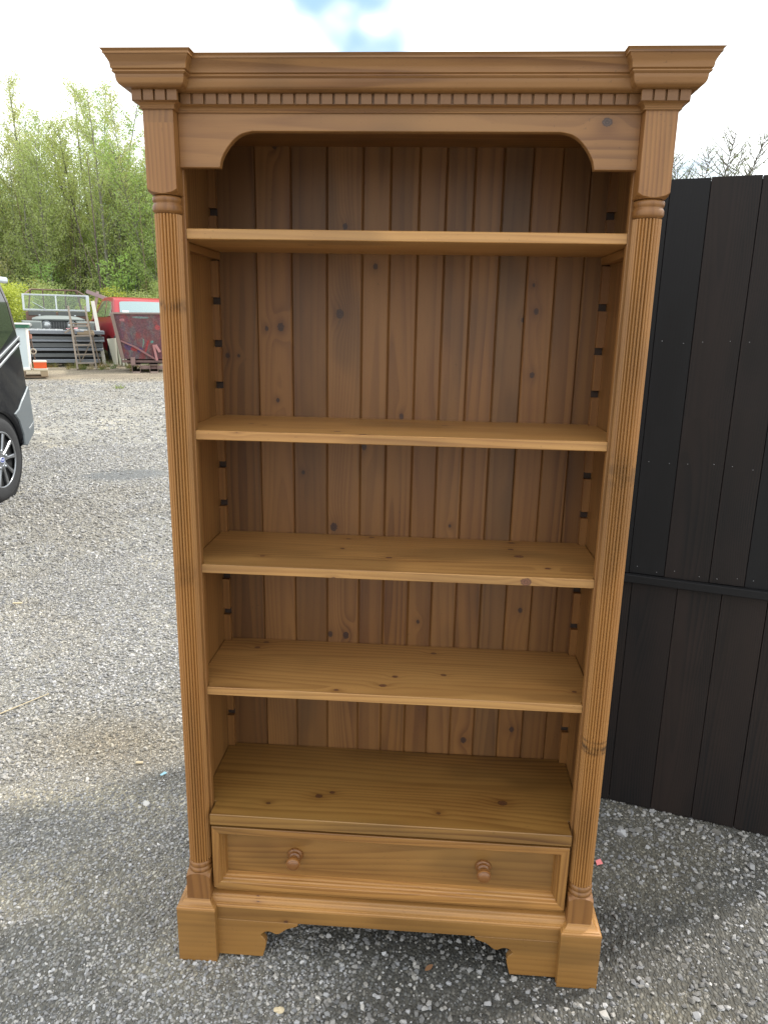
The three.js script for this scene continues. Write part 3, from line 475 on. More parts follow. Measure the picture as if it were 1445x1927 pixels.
  const rim = new THREE.MeshStandardMaterial({ color: col(0.3, 0.31, 0.33), roughness: 0.25, metalness: 0.85 }), rimDark = new THREE.MeshStandardMaterial({ color: col(0.03, 0.03, 0.033), roughness: 0.6 });
  const tyre = new THREE.LatheGeometry([[0.225, -0.10], [0.235, -0.115], [0.30, -0.117], [0.335, -0.105], [0.350, -0.085], [0.352, 0], [0.350, 0.085], [0.335, 0.105], [0.30, 0.117], [0.235, 0.115], [0.225, 0.10]].map((p) => new THREE.Vector2(...p)), 64).rotateZ(-Math.PI / 2);
  for (const [x, f] of [[-0.115, 1], [-Wd + 0.115, -1]]) for (const z of [0, 2.75]) {
    const w = part('wheel', tyre, rubber, car); w.position.set(x, 0.352, z);
    part('wheel_barrel', new THREE.CylinderGeometry(0.228, 0.228, 0.16, 40, 1, false).rotateZ(Math.PI / 2).translate(-0.01 * f, 0, 0), rimDark, w);
    part('rim_edge', new THREE.TorusGeometry(0.229, 0.009, 10, 56).rotateY(Math.PI / 2).translate(0.108 * f, 0, 0), rim, w);
    const sp = []; for (let k = 0; k < 5; k++) for (const e of [-0.17, 0.17]) sp.push(extr([[-0.020, 0.045], [0.020, 0.045], [0.013, 0.12], [0.022, 0.222], [-0.016, 0.222], [-0.013, 0.12]], 0.03, 0.007).rotateZ((k / 5) * 6.2832 + e * 1.8).rotateY(Math.PI / 2 * f).translate(0.082 * f, 0, 0));
    part('spokes', sp, rim, w);
    part('hub', new THREE.CylinderGeometry(0.062, 0.07, 0.045, 32).rotateZ(-Math.PI / 2 * f).translate(0.085 * f, 0, 0), rim, w);
    for (let k = 0; k < 5; k++) part('wheel_nut', new THREE.SphereGeometry(0.014, 10, 8), silver, w).position.set(0.108 * f, 0.075 * Math.sin(k * 1.2566 + 0.3), 0.075 * Math.cos(k * 1.2566 + 0.3));
    const cv = document.createElement('canvas'); cv.width = 128; cv.height = 64; const c = cv.getContext('2d'); c.fillStyle = '#d8dde6'; c.fillRect(0, 0, 128, 64); c.fillStyle = '#1b2f80'; c.beginPath(); c.ellipse(64, 32, 59, 27, 0, 0, 7); c.fill(); c.fillStyle = '#e8ecf4'; c.font = 'italic bold 36px serif'; c.textAlign = 'center'; c.fillText('Ford', 64, 43);
    const bt = new THREE.CanvasTexture(cv); bt.colorSpace = THREE.SRGBColorSpace;
    if (z === 0 && f === 1) { const bg = new THREE.CylinderGeometry(0.036, 0.037, 0.008, 32); const uvs = bg.attributes.uv, ps = bg.attributes.position; for (let i = 0; i < uvs.count; i++) uvs.setXY(i, 0.5 + ps.getX(i) / 0.074, 0.5 - ps.getZ(i) / 0.074); part('hub_badge', bg.rotateX(Math.PI / 2).scale(1, 0.62, 1).rotateY(Math.PI / 2).translate(0.111, 0, 0), new THREE.MeshStandardMaterial({ map: bt, roughness: 0.3 }), w); }
  }
}

// ---------------------------------------------------------------- the wrecks and scrap at the far side of the yard
const rusty = new THREE.MeshStandardMaterial({ color: col(0.10, 0.055, 0.038), roughness: 0.9 }), darkM = new THREE.MeshStandardMaterial({ color: col(0.012, 0.012, 0.013), roughness: 0.8 }), rubberM = new THREE.MeshStandardMaterial({ color: col(0.02, 0.02, 0.021), roughness: 0.85 });
const weather = (c) => new THREE.MeshStandardMaterial({ color: col(...c), roughness: 0.75 });
const greyWood = weather([0.28, 0.235, 0.19]);
{ // old open off-road vehicle
  const v = thing('offroad_vehicle', 'derelict grey open topped off-road vehicle with bare windscreen behind the ladder', 'off-road vehicle', [-9.17, gh(-16.55) - 0.02, -16.55], 0.50); v.scale.setScalar(0.93);
  const body = weather([0.21, 0.235, 0.225]), body2 = weather([0.11, 0.125, 0.12]), pale = weather([0.47, 0.51, 0.53]);
  part('lower_body', [rbox(1.62, 0.5, 3.2, 0, 0.62, -1.9, 0.04), rbox(1.64, 0.32, 1.5, 0, 0.98, -2.75, 0.04)], body2, v);
  for (const s of [-1, 1]) part('wing', [rbox(0.47, 0.44, 1.25, s * 0.655, 0.91, -0.62, 0.05, 3), rbox(0.50, 0.03, 1.2, s * 0.655, 1.115, -0.62, 0.012)], body, v);
  const bg = new THREE.PlaneGeometry(1.30, 1.12, 14, 8).rotateX(-Math.PI / 2), bp = bg.attributes.position; for (let i = 0; i < bp.count; i++) { const x = bp.getX(i) / 0.65, z = bp.getZ(i) / 0.56; bp.setY(i, 0.075 * (1 - x ** 4) - 0.045 * Math.max(0, z) ** 4 - 0.05 * (z + 1) * 0.5); } bg.computeVertexNormals();
  part('bonnet', [bg.translate(0, 1.20, -0.66), rbox(1.30, 0.04, 1.1, 0, 1.165, -0.66, 0.01)], body, v);
  part('front_panel', rbox(0.78, 0.44, 0.08, 0, 0.95, -0.22, 0.02), body2, v);
  const gr = part('grille', box(0.46, 0.27, 0.02, 0, 0.99, -0.165), darkM, v);
  for (let k = 0; k < 8; k++) part('grille_bar', rbox(0.45, 0.012, 0.014, 0, 0.88 + k * 0.032, -0.150, 0.004), weather([0.16, 0.17, 0.17]), gr);
  for (let k = 0; k < 7; k++) part('grille_bar', rbox(0.012, 0.25, 0.012, -0.2 + k * 0.066, 0.99, -0.146, 0.004), weather([0.16, 0.17, 0.17]), gr);
  for (const s of [-1, 1]) { const h = part('headlight', new THREE.SphereGeometry(0.105, 24, 16).scale(1, 1, 0.55), new THREE.MeshPhysicalMaterial({ color: col(0.5, 0.53, 0.53), roughness: 0.12, metalness: 0.4, clearcoat: 1 }), v); h.position.set(s * 0.305, 1.02, -0.165); part('headlight_rim', new THREE.TorusGeometry(0.107, 0.014, 8, 32), pale, h); part('sidelight', new THREE.CylinderGeometry(0.038, 0.04, 0.06, 16).rotateX(Math.PI / 2).translate(s * 0.70, 1.02, 0.02), new THREE.MeshStandardMaterial({ color: s > 0 ? col(0.55, 0.2, 0.05) : col(0.5, 0.5, 0.46), roughness: 0.3 }), v); }
  part('bulkhead', rbox(1.58, 0.30, 0.08, 0, 1.22, -1.24, 0.02), weather([0.17, 0.10, 0.075]), v);
  for (const s of [-1, 1]) part('vent_flap', rbox(0.70, 0.115, 0.03, s * 0.375, 1.325, -1.19, 0.01), weather([0.10, 0.105, 0.10]), v);
  const ws = part('windscreen_frame', [rbox(1.70, 0.045, 0.05, 0, 1.82, -1.36, 0.012), rbox(1.70, 0.05, 0.05, 0, 1.415, -1.26, 0.012), beam([-0.825, 1.40, -1.26], [-0.825, 1.83, -1.36], 0.055, 0.05), beam([0.825, 1.40, -1.26], [0.825, 1.83, -1.36], 0.085, 0.05), beam([0, 1.40, -1.26], [0, 1.83, -1.36], 0.04, 0.045)], pale, v);
  const pane = new THREE.MeshPhysicalMaterial({ color: col(0.86, 0.92, 0.9), transmission: 1, thickness: 0, roughness: 0.06, ior: 1.5 });
  for (const s of [-1, 1]) part('windscreen_pane', box(0.77, 0.365, 0.005, 0, 0, 0).rotateX(-0.237).translate(s * 0.41, 1.617, -1.31), pane, ws);
  part('wiper', beam([-0.28, 1.44, -1.235], [-0.60, 1.62, -1.275], 0.018, 0.012, 0.003), pale, v);
  part('hood_frame', [bar([-0.78, 1.83, -1.4], [-0.62, 2.0, -2.6], 0.022), bar([0.78, 1.83, -1.4], [0.62, 2.0, -2.6], 0.022), bar([-0.62, 2.0, -2.6], [0.62, 2.0, -2.6], 0.024), bar([-0.62, 2.0, -2.6], [-0.78, 1.1, -2.9], 0.024), bar([0.62, 2.0, -2.6], [0.78, 1.1, -2.9], 0.024), bar([-0.3, 1.98, -2.5], [-0.3, 1.1, -2.9], 0.018), bar([0.3, 1.98, -2.5], [0.3, 1.1, -2.9], 0.018)], weather([0.17, 0.11, 0.08]), v);
  part('bumper', rbox(1.6, 0.14, 0.1, 0, 0.58, 0.02, 0.02), body2, v);
  for (const s of [-1, 1]) for (const z of [-0.55, -2.75]) { const w = part('wheel', new THREE.TorusGeometry(0.28, 0.1, 14, 40).rotateY(Math.PI / 2), rubberM, v); w.position.set(s * 0.68, 0.385, z); part('wheel_disc', new THREE.CylinderGeometry(0.22, 0.2, 0.08, 28).rotateZ(Math.PI / 2), body, w); }
  part('bonnet_catch', [rbox(0.05, 0.03, 0.08, -0.45, 1.275, -1.05, 0.01), rbox(0.05, 0.03, 0.08, 0.45, 1.275, -1.05, 0.01)], pale, v);
}
{ // stack of ribbed grey panels
  const s = thing('panel_stack', 'stack of long dark grey ribbed panels lying in front of the off-road vehicle', 'panels', [-8.70, gh(-15.82), -15.82], 0.468);
  const g1 = new THREE.MeshStandardMaterial({ color: col(0.2, 0.22, 0.25), roughness: 0.5 }), g2 = new THREE.MeshStandardMaterial({ color: col(0.12, 0.13, 0.135), roughness: 0.65 });
  for (const [y, h, x0, x1, z, m] of [[0.80, 0.085, -0.87, 0.90, 0, g1], [0.665, 0.07, -0.86, 0.885, -0.03, g2], [0.605, 0.05, -0.85, 0.885, 0.0, g1], [0.50, 0.11, -0.84, 0.85, -0.05, g2], [0.40, 0.06, -0.82, 0.84, 0.0, g1], [0.265, 0.09, -0.76, 0.78, -0.04, g2], [0.13, 0.085, -0.72, 0.76, 0.0, g1]]) part('panel', rbox(x1 - x0, h, 0.62, (x0 + x1) / 2, y, z - 0.31, 0.012), m, s);
  part('inner_pack', rbox(1.5, 0.66, 0.5, 0, 0.42, -0.36, 0.01), darkM, s);
  const white = weather([0.62, 0.63, 0.62]);
  for (let k = 0; k < 10; k++) { if (k === 6) continue; part('slat', beam([-0.70 + k * 0.135, 0.852, -0.06], [-0.86 + k * 0.135, 0.856, -0.52], 0.03, 0.016, 0.003), white, s); }
  for (const x of [-0.6, 0.55]) part('bearer', rbox(0.1, 0.09, 0.6, x, 0.045, -0.31, 0.01), greyWood, s);
  const rag = thing('rag', 'crumpled pink rag lying on top of the grey panels', 'rag', [-8.70 + 0.13, gh(-15.82) + 0.86, -15.98], 0.4);
  const rg = new THREE.PlaneGeometry(0.26, 0.18, 12, 8).rotateX(-Math.PI / 2), rp = rg.attributes.position; for (let i = 0; i < rp.count; i++) rp.setY(i, 0.075 * fbm(rp.getX(i) * 14 + 5, rp.getZ(i) * 14)); rg.computeVertexNormals();
  part('cloth', rg, new THREE.MeshStandardMaterial({ color: col(0.62, 0.28, 0.3), roughness: 0.9, side: THREE.DoubleSide }), rag);
}
{ // step ladder
  const l = thing('step_ladder', 'weathered wooden step ladder standing open in front of the grey panels', 'ladder', [-8.02, gh(-15.43) - 0.01, -15.43], 0.445);
  const A = [[-0.205, 0, 0.12], [0.205, 0, 0.12]], B = [[-0.30, 1.42, -0.22], [0.06, 1.42, -0.22]], at = (p, q, t) => p.map((x, i) => lerp(x, q[i], t));
  for (let i = 0; i < 2; i++) part('rail', beam(A[i], B[i], 0.04, 0.07), greyWood, l);
  [0.10, 0.235, 0.385, 0.53, 0.685].forEach((t, k) => part('rung', beam(at(A[0], B[0], t), at(A[1], B[1], t + 0.006), 0.03, 0.075), k === 1 ? weather([0.26, 0.22, 0.18]) : weather([0.30, 0.26, 0.22]), l));
  part('platform', rbox(0.40, 0.03, 0.24, -0.12, 1.03, -0.22, 0.006), weather([0.20, 0.15, 0.11]), l);
  for (const s of [0, 1]) part('back_leg', beam([s ? 0.31 : -0.12, 0.0, -0.62], at(A[s], B[s], 0.93), 0.03, 0.04), greyWood, l);
  part('brace', [beam([-0.10, 0.18, -0.55], [0.22, 0.80, -0.4], 0.025, 0.02), beam([-0.42, 0.82, -0.1], [-0.15, 1.0, -0.2], 0.04, 0.03)], greyWood, l);
  const pot = thing('wood_offcut', 'brown wooden offcut balanced across a tread of the step ladder', 'wood offcut', [-8.02, gh(-15.43) + 0.80, -15.52], 0.2);
  part('offcut', [rbox(0.36, 0.06, 0.12, -0.02, 0.0, -0.04, 0.01), rbox(0.2, 0.05, 0.1, 0.05, 0.045, -0.05, 0.01)], weather([0.26, 0.2, 0.13]), pot);
}
{ // pallet, and on it the white cabinet and the orange box
  const X = -8.06, Z = -13.24, g = gh(Z), p = thing('pallet', 'weathered wooden pallet carrying the narrow white cabinet and orange box', 'pallet', [X, g, Z], 0.50), pw = weather([0.33, 0.25, 0.16]), pw2 = weather([0.2, 0.14, 0.09]);
  for (let k = 0; k < 6; k++) part('deck_board', rbox(0.98, 0.02, 0.095, -0.27, 0.155, -0.05 - k * 0.125, 0.003), k === 0 ? weather([0.45, 0.38, 0.26]) : pw, p);
  for (const x of [-0.69, -0.27, 0.15]) { for (const z of [-0.06, -0.37, -0.67]) part('block', rbox(0.14, 0.085, 0.11, x, 0.10, z, 0.006), x > 0 ? pw : pw2, p); part('bearer', rbox(0.12, 0.02, 0.74, x, 0.047, -0.365, 0.003), pw, p); }
  for (let k = 0; k < 3; k++) part('bottom_board', rbox(0.98, 0.02, 0.09, -0.27, 0.024, -0.06 - k * 0.3, 0.003), pw2, p);
  const at = (x, y, z) => [X + x * Math.cos(0.5) + z * Math.sin(0.5), g + y, Z - x * Math.sin(0.5) + z * Math.cos(0.5)];
  const c = thing('narrow_cabinet', 'narrow pale blue white cabinet with green edged white lid', 'cabinet', at(-0.215, 0.166, -0.16), 0.40), cw = weather([0.55, 0.62, 0.64]), wh = weather([0.8, 0.79, 0.74]);
  part('front', rbox(0.24, 0.84, 0.02, -0.02, 0.42, 0.12, 0.004), cw, c); part('side_panel', [rbox(0.03, 0.84, 0.26, 0.115, 0.42, -0.005, 0.004), rbox(0.03, 0.84, 0.26, -0.155, 0.42, -0.005, 0.004), rbox(0.25, 0.84, 0.02, -0.02, 0.42, -0.125, 0.004)], wh, c);
  part('skirting', rbox(0.30, 0.05, 0.29, -0.02, 0.025, 0.0, 0.006), wh, c); part('lid_edge', rbox(0.36, 0.065, 0.34, -0.02, 0.872, 0.0, 0.008), weather([0.035, 0.13, 0.075]), c); part('lid_top', rbox(0.39, 0.03, 0.37, -0.02, 0.92, 0.0, 0.008), weather([0.8, 0.83, 0.82]), c);
  const b = thing('orange_box', 'bright orange box with a cream lid sitting on the pallet', 'box', at(0.085, 0.166, -0.12), 0.56);
  part('tray', rbox(0.27, 0.03, 0.22, 0, 0.016, 0, 0.004), weather([0.6, 0.56, 0.45]), b); part('box_body', rbox(0.24, 0.125, 0.17, 0, 0.095, 0, 0.008), new THREE.MeshStandardMaterial({ color: col(0.68, 0.095, 0.015), roughness: 0.45 }), b); part('box_lid', rbox(0.25, 0.035, 0.18, 0, 0.172, 0, 0.008), weather([0.8, 0.68, 0.55]), b);
  const r = thing('rusty_pipe', 'rusty upright pipe with a ring leaning by the white cabinet', 'pipe', at(-0.02, 0.166, -0.42), 0.45);
  part('pipe', [bar([0.04, 0, 0], [-0.04, 0.78, 0], 0.014), bar([-0.05, 0.45, 0.01], [-0.09, 0.86, 0.02], 0.022)], weather([0.12, 0.08, 0.06]), r); part('ring', new THREE.TorusGeometry(0.05, 0.012, 8, 24).translate(0.005, 0.36, 0.03), weather([0.45, 0.4, 0.33]), r); part('bracket', [rbox(0.07, 0.09, 0.04, -0.03, 0.66, 0.02, 0.01), rbox(0.05, 0.06, 0.04, -0.06, 0.74, 0.02, 0.01)], weather([0.42, 0.2, 0.15]), r);
}
{ // red hatchback seen from behind
  const v = thing('hatchback_car', 'faded red hatchback car seen from behind beyond the rusty tipping bin', 'car', [-7.22, gh(-17.1) + 0.0, -17.25], 0.64);
  const red = new THREE.MeshPhysicalMaterial({ color: col(0.36, 0.022, 0.032), roughness: 0.4, clearcoat: 0.5, clearcoatRoughness: 0.2 }), glass = new THREE.MeshPhysicalMaterial({ color: col(0.36, 0.45, 0.44), roughness: 0.12, metalness: 0.75, clearcoat: 1 });
  const W = 1.64, S = new THREE.Shape(); // (forwards, height)
  S.moveTo(0.03, 0.42); S.lineTo(0.0, 0.75); S.quadraticCurveTo(0.02, 1.05, 0.10, 1.15); S.lineTo(0.36, 1.54); S.quadraticCurveTo(0.42, 1.615, 0.7, 1.635); S.lineTo(1.5, 1.63); S.quadraticCurveTo(1.75, 1.6, 2.0, 1.42); S.lineTo(2.45, 1.10); S.quadraticCurveTo(3.3, 1.02, 3.5, 0.82); S.lineTo(3.55, 0.35); S.lineTo(3.25, 0.26); S.absarc(2.9, 0.32, 0.33, 0.1, Math.PI - 0.1, false); S.lineTo(1.0, 0.26); S.absarc(0.66, 0.32, 0.33, 0.1, Math.PI - 0.1, false); S.lineTo(0.1, 0.34); S.closePath();
  const bg = toCreasedNormals(extr(S, W, 0.05, { bs: 4, cs: 16 }).rotateY(Math.PI / 2).translate(-W / 2, 0, 0), 0.7), p = bg.attributes.position; for (let i = 0; i < p.count; i++) { const y = p.getY(i); if (y > 0.95) p.setX(i, p.getX(i) * (1 - 0.24 * (y - 0.95))); } bg.computeVertexNormals();
  part('body', toCreasedNormals(bg, 0.6), red, v);
  const rw = new THREE.Shape(); rw.moveTo(-0.56, 0); rw.quadraticCurveTo(-0.63, 0, -0.625, 0.06); rw.lineTo(-0.585, 0.38); rw.quadraticCurveTo(-0.575, 0.43, -0.52, 0.435); rw.quadraticCurveTo(0, 0.46, 0.52, 0.435); rw.quadraticCurveTo(0.575, 0.43, 0.585, 0.38); rw.lineTo(0.625, 0.06); rw.quadraticCurveTo(0.63, 0, 0.56, 0); rw.closePath();
  const wnd = part('rear_window', extr(rw, 0.012, 0.003).rotateX(-0.588).translate(0, 1.155, -0.098), glass, v); wnd.position.set(0, 0, 0);
  part('window_sticker', rbox(0.16, 0.11, 0.004, 0, 0, 0, 0.001, 1).rotateX(-0.588).translate(-0.48, 1.255, -0.144), weather([0.6, 0.75, 0.72]), v);
  part('rear_wiper', beam([0.02, 1.19, -0.095], [-0.42, 1.205, -0.10], 0.02, 0.012, 0.003), darkM, v);
  for (const s of [-1, 1]) {
    part('side_window', extr([[0.52, 1.16], [0.62, 1.50], [1.08, 1.53], [1.08, 1.13]], 0.01).rotateY(Math.PI / 2).rotateZ(s * 0.23).translate(s * 0.805 + s * 0.268 - (s > 0 ? 0.0 : 0.01), s > 0 ? 0.0 : 0.0, 0), glass, v).visible = false;
    const off = (y) => s * ((W / 2) * (1 - 0.24 * (y - 0.95)) + 0.004), q = (zy) => [off(zy[1]), zy[1], -zy[0]];
    const quad = (l) => { const P = [], a = l.map(q); P.push(...a[0], ...a[1], ...a[2], ...a[0], ...a[2], ...a[3]); const in_ = a.map((k) => [k[0] - s * 0.012, k[1], k[2]]); for (let i = 0; i < 4; i++) { const j = (i + 1) % 4; P.push(...a[i], ...a[j], ...in_[j], ...a[i], ...in_[j], ...in_[i]); } const g = new THREE.BufferGeometry(); g.setAttribute('position', new THREE.Float32BufferAttribute(P, 3)); g.computeVertexNormals(); return g; };
    part('side_window', quad([[0.44, 1.17], [0.58, 1.51], [1.02, 1.55], [1.02, 1.14]]), glass, v); part('side_window', quad([[1.10, 1.14], [1.10, 1.55], [1.6, 1.53], [2.2, 1.14]]), glass, v);
    part('tail_light', rbox(0.13, 0.30, 0.06, s * 0.72, 0.93, -0.035, 0.02), new THREE.MeshPhysicalMaterial({ color: col(0.25, 0.01, 0.01), roughness: 0.15, clearcoat: 1 }), v);
    for (const z of [-0.66, -2.9]) { const w = part('wheel', new THREE.TorusGeometry(0.215, 0.085, 12, 36).rotateY(Math.PI / 2), rubberM, v); w.position.set(s * 0.74, 0.30, z); part('wheel_trim', new THREE.CylinderGeometry(0.17, 0.16, 0.1, 24).rotateZ(Math.PI / 2), weather([0.3, 0.3, 0.3]), w); }
  }
  v.children.filter((o) => !o.visible).forEach((o) => v.remove(o));
  part('bumper', rbox(1.66, 0.20, 0.16, 0, 0.60, -0.02, 0.05, 3), weather([0.05, 0.052, 0.055]), v); part('number_plate', rbox(0.5, 0.11, 0.01, 0, 0.82, 0.006, 0.003), weather([0.6, 0.48, 0.05]), v);
}
{ // rusty tipping bin for a fork lift
  const b = thing('tipping_bin', 'rusty red steel tipping bin with paint patches on fork pockets', 'bin', [-6.456, gh(-15.02) - 0.01, -15.02], 0.375);
  const cv = document.createElement('canvas'); cv.width = cv.height = 512; const c = cv.getContext('2d'), R = rng(17); c.fillStyle = '#60464a'; c.fillRect(0, 0, 512, 512);
  const pal = ['#7a3136', '#8d2f31', '#5d4a52', '#4d3a5c', '#5f7d74', '#8a5a50', '#6a3a48', '#54485e', '#9b3a34', '#5a4040', '#745a58', '#4f7f7c'];
  for (let k = 0; k < 900; k++) { c.globalAlpha = 0.06 + 0.2 * R(); c.fillStyle = pal[(R() * pal.length) | 0]; const x = R() * 512, y = R() * 512, w = 6 + 46 * R() ** 3, h = w * (0.8 + 4.5 * R()); c.beginPath(); c.ellipse(x, y, w * 0.5, h * 0.5, (R() - 0.5) * 0.6, 0, 7); c.fill(); }
  for (const [x, y, w, h, q] of [[0.44, 0.72, 24, 150, '#a03234'], [0.36, 0.66, 14, 120, '#5f8f80'], [0.12, 0.72, 60, 90, '#4b3a6a'], [0.31, 0.8, 60, 60, '#4b3a6a'], [0.20, 0.78, 60, 50, '#9b3034'], [0.53, 0.62, 32, 32, '#4fa39b'], [0.40, 0.08, 130, 24, '#6f9790'], [0.12, 0.14, 40, 30, '#b27a7c'], [0.62, 0.3, 40, 60, '#a84a48'], [0.8, 0.5, 80, 90, '#7c2e34']]) { c.globalAlpha = 0.7; c.fillStyle = q; c.beginPath(); c.ellipse(x * 512, y * 512, w / 2, h / 2, 0.05, 0, 7); c.fill(); }
  c.globalAlpha = 1; const img = c.getImageData(0, 0, 512, 512), dd = img.data; for (let j = 0; j < 512; j++) for (let i = 0; i < 512; i++) { const f = 0.8 + 0.45 * fbm(i / 9, j / 9) * (0.7 + 0.6 * n2(i / 2.2, j / 2.6)), k = (j * 512 + i) * 4; dd[k] *= f; dd[k + 1] *= f * 0.97; dd[k + 2] *= f * 0.97; } c.putImageData(img, 0, 0);
  const map = new THREE.CanvasTexture(cv); map.colorSpace = THREE.SRGBColorSpace; map.wrapS = map.wrapT = THREE.RepeatWrapping; const paint = new THREE.MeshStandardMaterial({ map, bumpMap: map, bumpScale: 0.004, roughness: 0.75 }), rim = weather([0.20, 0.14, 0.115]);
  const quad = (a, bb, cc, d, t = 0.02) => { const A = [a, bb, cc, d].map((p) => new THREE.Vector3(...p)), n = A[1].clone().sub(A[0]).cross(A[3].clone().sub(A[0])).normalize().multiplyScalar(-t), B = A.map((p) => p.clone().add(n)), P = [], U = []; const f = (q, u) => { for (const i of [0, 1, 2, 0, 2, 3]) { P.push(...q[i].toArray()); U.push(...u[i]); } }; const u = [[0, 0], [1, 0], [1, 1], [0, 1]]; f(A, u); f([B[3], B[2], B[1], B[0]], [u[3], u[2], u[1], u[0]]); for (let i = 0; i < 4; i++) { const j = (i + 1) % 4; f([A[i], B[i], B[j], A[j]], u); } const g = new THREE.BufferGeometry(); g.setAttribute('position', new THREE.Float32BufferAttribute(P, 3)); g.setAttribute('uv', new THREE.Float32BufferAttribute(U, 2)); g.computeVertexNormals(); return g; };
  const tl = [-0.63, 1.28, 0.12], tr = [0.80, 1.30, 0.12], bl = [-0.46, 0.30, 0.0], br = [0.56, 0.30, 0.0], tlb = [-0.72, 1.28, -1.1], trb = [0.86, 1.30, -1.1], blb = [-0.55, 0.30, -0.8], brb = [0.56, 0.30, -0.8];
  part('front_plate', quad(bl, br, tr, tl), paint, b); part('side_plate', quad(blb, bl, tl, tlb), weather([0.17, 0.12, 0.105]), b); part('side_plate', quad(br, brb, trb, tr), weather([0.17, 0.12, 0.105]), b); part('back_plate', quad(brb, blb, tlb, trb), paint, b); part('floor_plate', quad(blb, brb, br, bl), rim, b);
  part('rim', [beam([tl[0] - 0.02, 1.29, 0.125], [tr[0], 1.31, 0.125], 0.04, 0.05), beam(tl, tlb, 0.04, 0.04), beam(tr, trb, 0.04, 0.04), beam(tlb, trb, 0.04, 0.04)], weather([0.24, 0.18, 0.16]), b);
  part('edge_angle', [beam([bl[0] - 0.01, 0.30, 0.03], [tl[0] - 0.01, 1.28, 0.14], 0.07, 0.05)], weather([0.23, 0.17, 0.145]), b);
  for (const s of [-1, 1]) { const x = s * 0.19 - 0.01, t = 0.014, w = 0.19, h = 0.15, q = part('fork_pocket', [rbox(w, t, 1.0, x, 0.02, -0.36, 0.003), rbox(w, t, 1.0, x, 0.02 + h, -0.36, 0.003), rbox(t, h, 1.0, x - w / 2 + t / 2, 0.02 + h / 2, -0.36, 0.003), rbox(t, h, 1.0, x + w / 2 - t / 2, 0.02 + h / 2, -0.36, 0.003)], rim, b); void q; part('runner', rbox(0.16, 0.05, 0.5, x, 0.0, 0.02, 0.006), weather([0.26, 0.2, 0.17]), b); }
  part('cross_beam', [rbox(0.95, 0.075, 0.07, 0.36, 0.115, 0.02, 0.008), rbox(1.1, 0.06, 0.06, 0.05, 0.245, -0.1, 0.008), rbox(0.10, 0.18, 0.08, -0.26, 0.25, 0.0, 0.008)], weather([0.25, 0.165, 0.15]), b);
  part('chassis', box(0.9, 0.1, 0.5, 0.05, 0.235, -0.5), darkM, b);
  part('latch_bar', [beam([-0.50, 0.70, 0.075], [-0.18, 0.56, 0.08], 0.035, 0.03), beam([-0.22, 0.58, 0.08], [0.24, 0.29, 0.06], 0.04, 0.03)], weather([0.24, 0.12, 0.12]), b);
  part('lever', [beam([0.26, 0.27, 0.10], [0.20, 0.62, 0.12], 0.05, 0.03), beam([0.24, 0.62, 0.13], [0.33, 0.46, 0.13], 0.06, 0.03)], weather([0.42, 0.2, 0.2]), b);
}
{ // pale curved sheets, white post, planks, brush
  const s = thing('curved_sheets', 'pale curved plastic sheets leaning against the left of the rusty bin', 'plastic sheets', [-7.62, gh(-16.0) - 0.02, -16.0], 0.42);
  const m = [weather([0.5, 0.5, 0.42]), weather([0.4, 0.42, 0.33]), weather([0.55, 0.56, 0.5])];
  for (let k = 0; k < 4; k++) { const g = new THREE.CylinderGeometry(0.13, 0.06, 0.62, 20, 3, true, 0.4, 3.4).scale(1, 1, 0.6); g.rotateZ(0.12 + k * 0.02).translate(0.0 + k * 0.07, 0.38 - k * 0.02, -0.05 - k * 0.05); const mm = m[k % 3].clone(); mm.side = THREE.DoubleSide; part('sheet', g, mm, s); }
  const p = thing('white_post', 'white painted post leaning between the off-road vehicle and red car', 'post', [-8.25, gh(-16.6), -16.6], 0.43);
  part('post', beam([0.12, 0.0, 0], [-0.05, 1.52, -0.15], 0.085, 0.06), weather([0.72, 0.70, 0.62]), p);
  const pl = thing('plank', 'grey planks and poles heaped behind the white post', 'planks', [-9.1, gh(-19.4), -19.4], 0.43);
  for (const [a, b2, w] of [[[-0.6, 1.75, 0], [0.5, 1.35, 0.1], 0.10], [[-0.2, 1.15, 0.1], [0.9, 0.95, 0], 0.08], [[-0.1, 0.05, 0.3], [0.2, 1.6, -0.1], 0.07], [[-0.7, 0, 0.1], [-0.3, 1.75, 0], 0.08], [[0.6, 0, 0.1], [0.45, 1.4, 0.05], 0.08], [[-0.3, 0.9, 0.05], [0.8, 1.2, 0.1], 0.06]]) part('plank', beam(a, b2, w, 0.035), weather([0.36 - 0.12 * RW(), 0.32 - 0.08 * RW(), 0.27 - 0.05 * RW()]), pl);
}

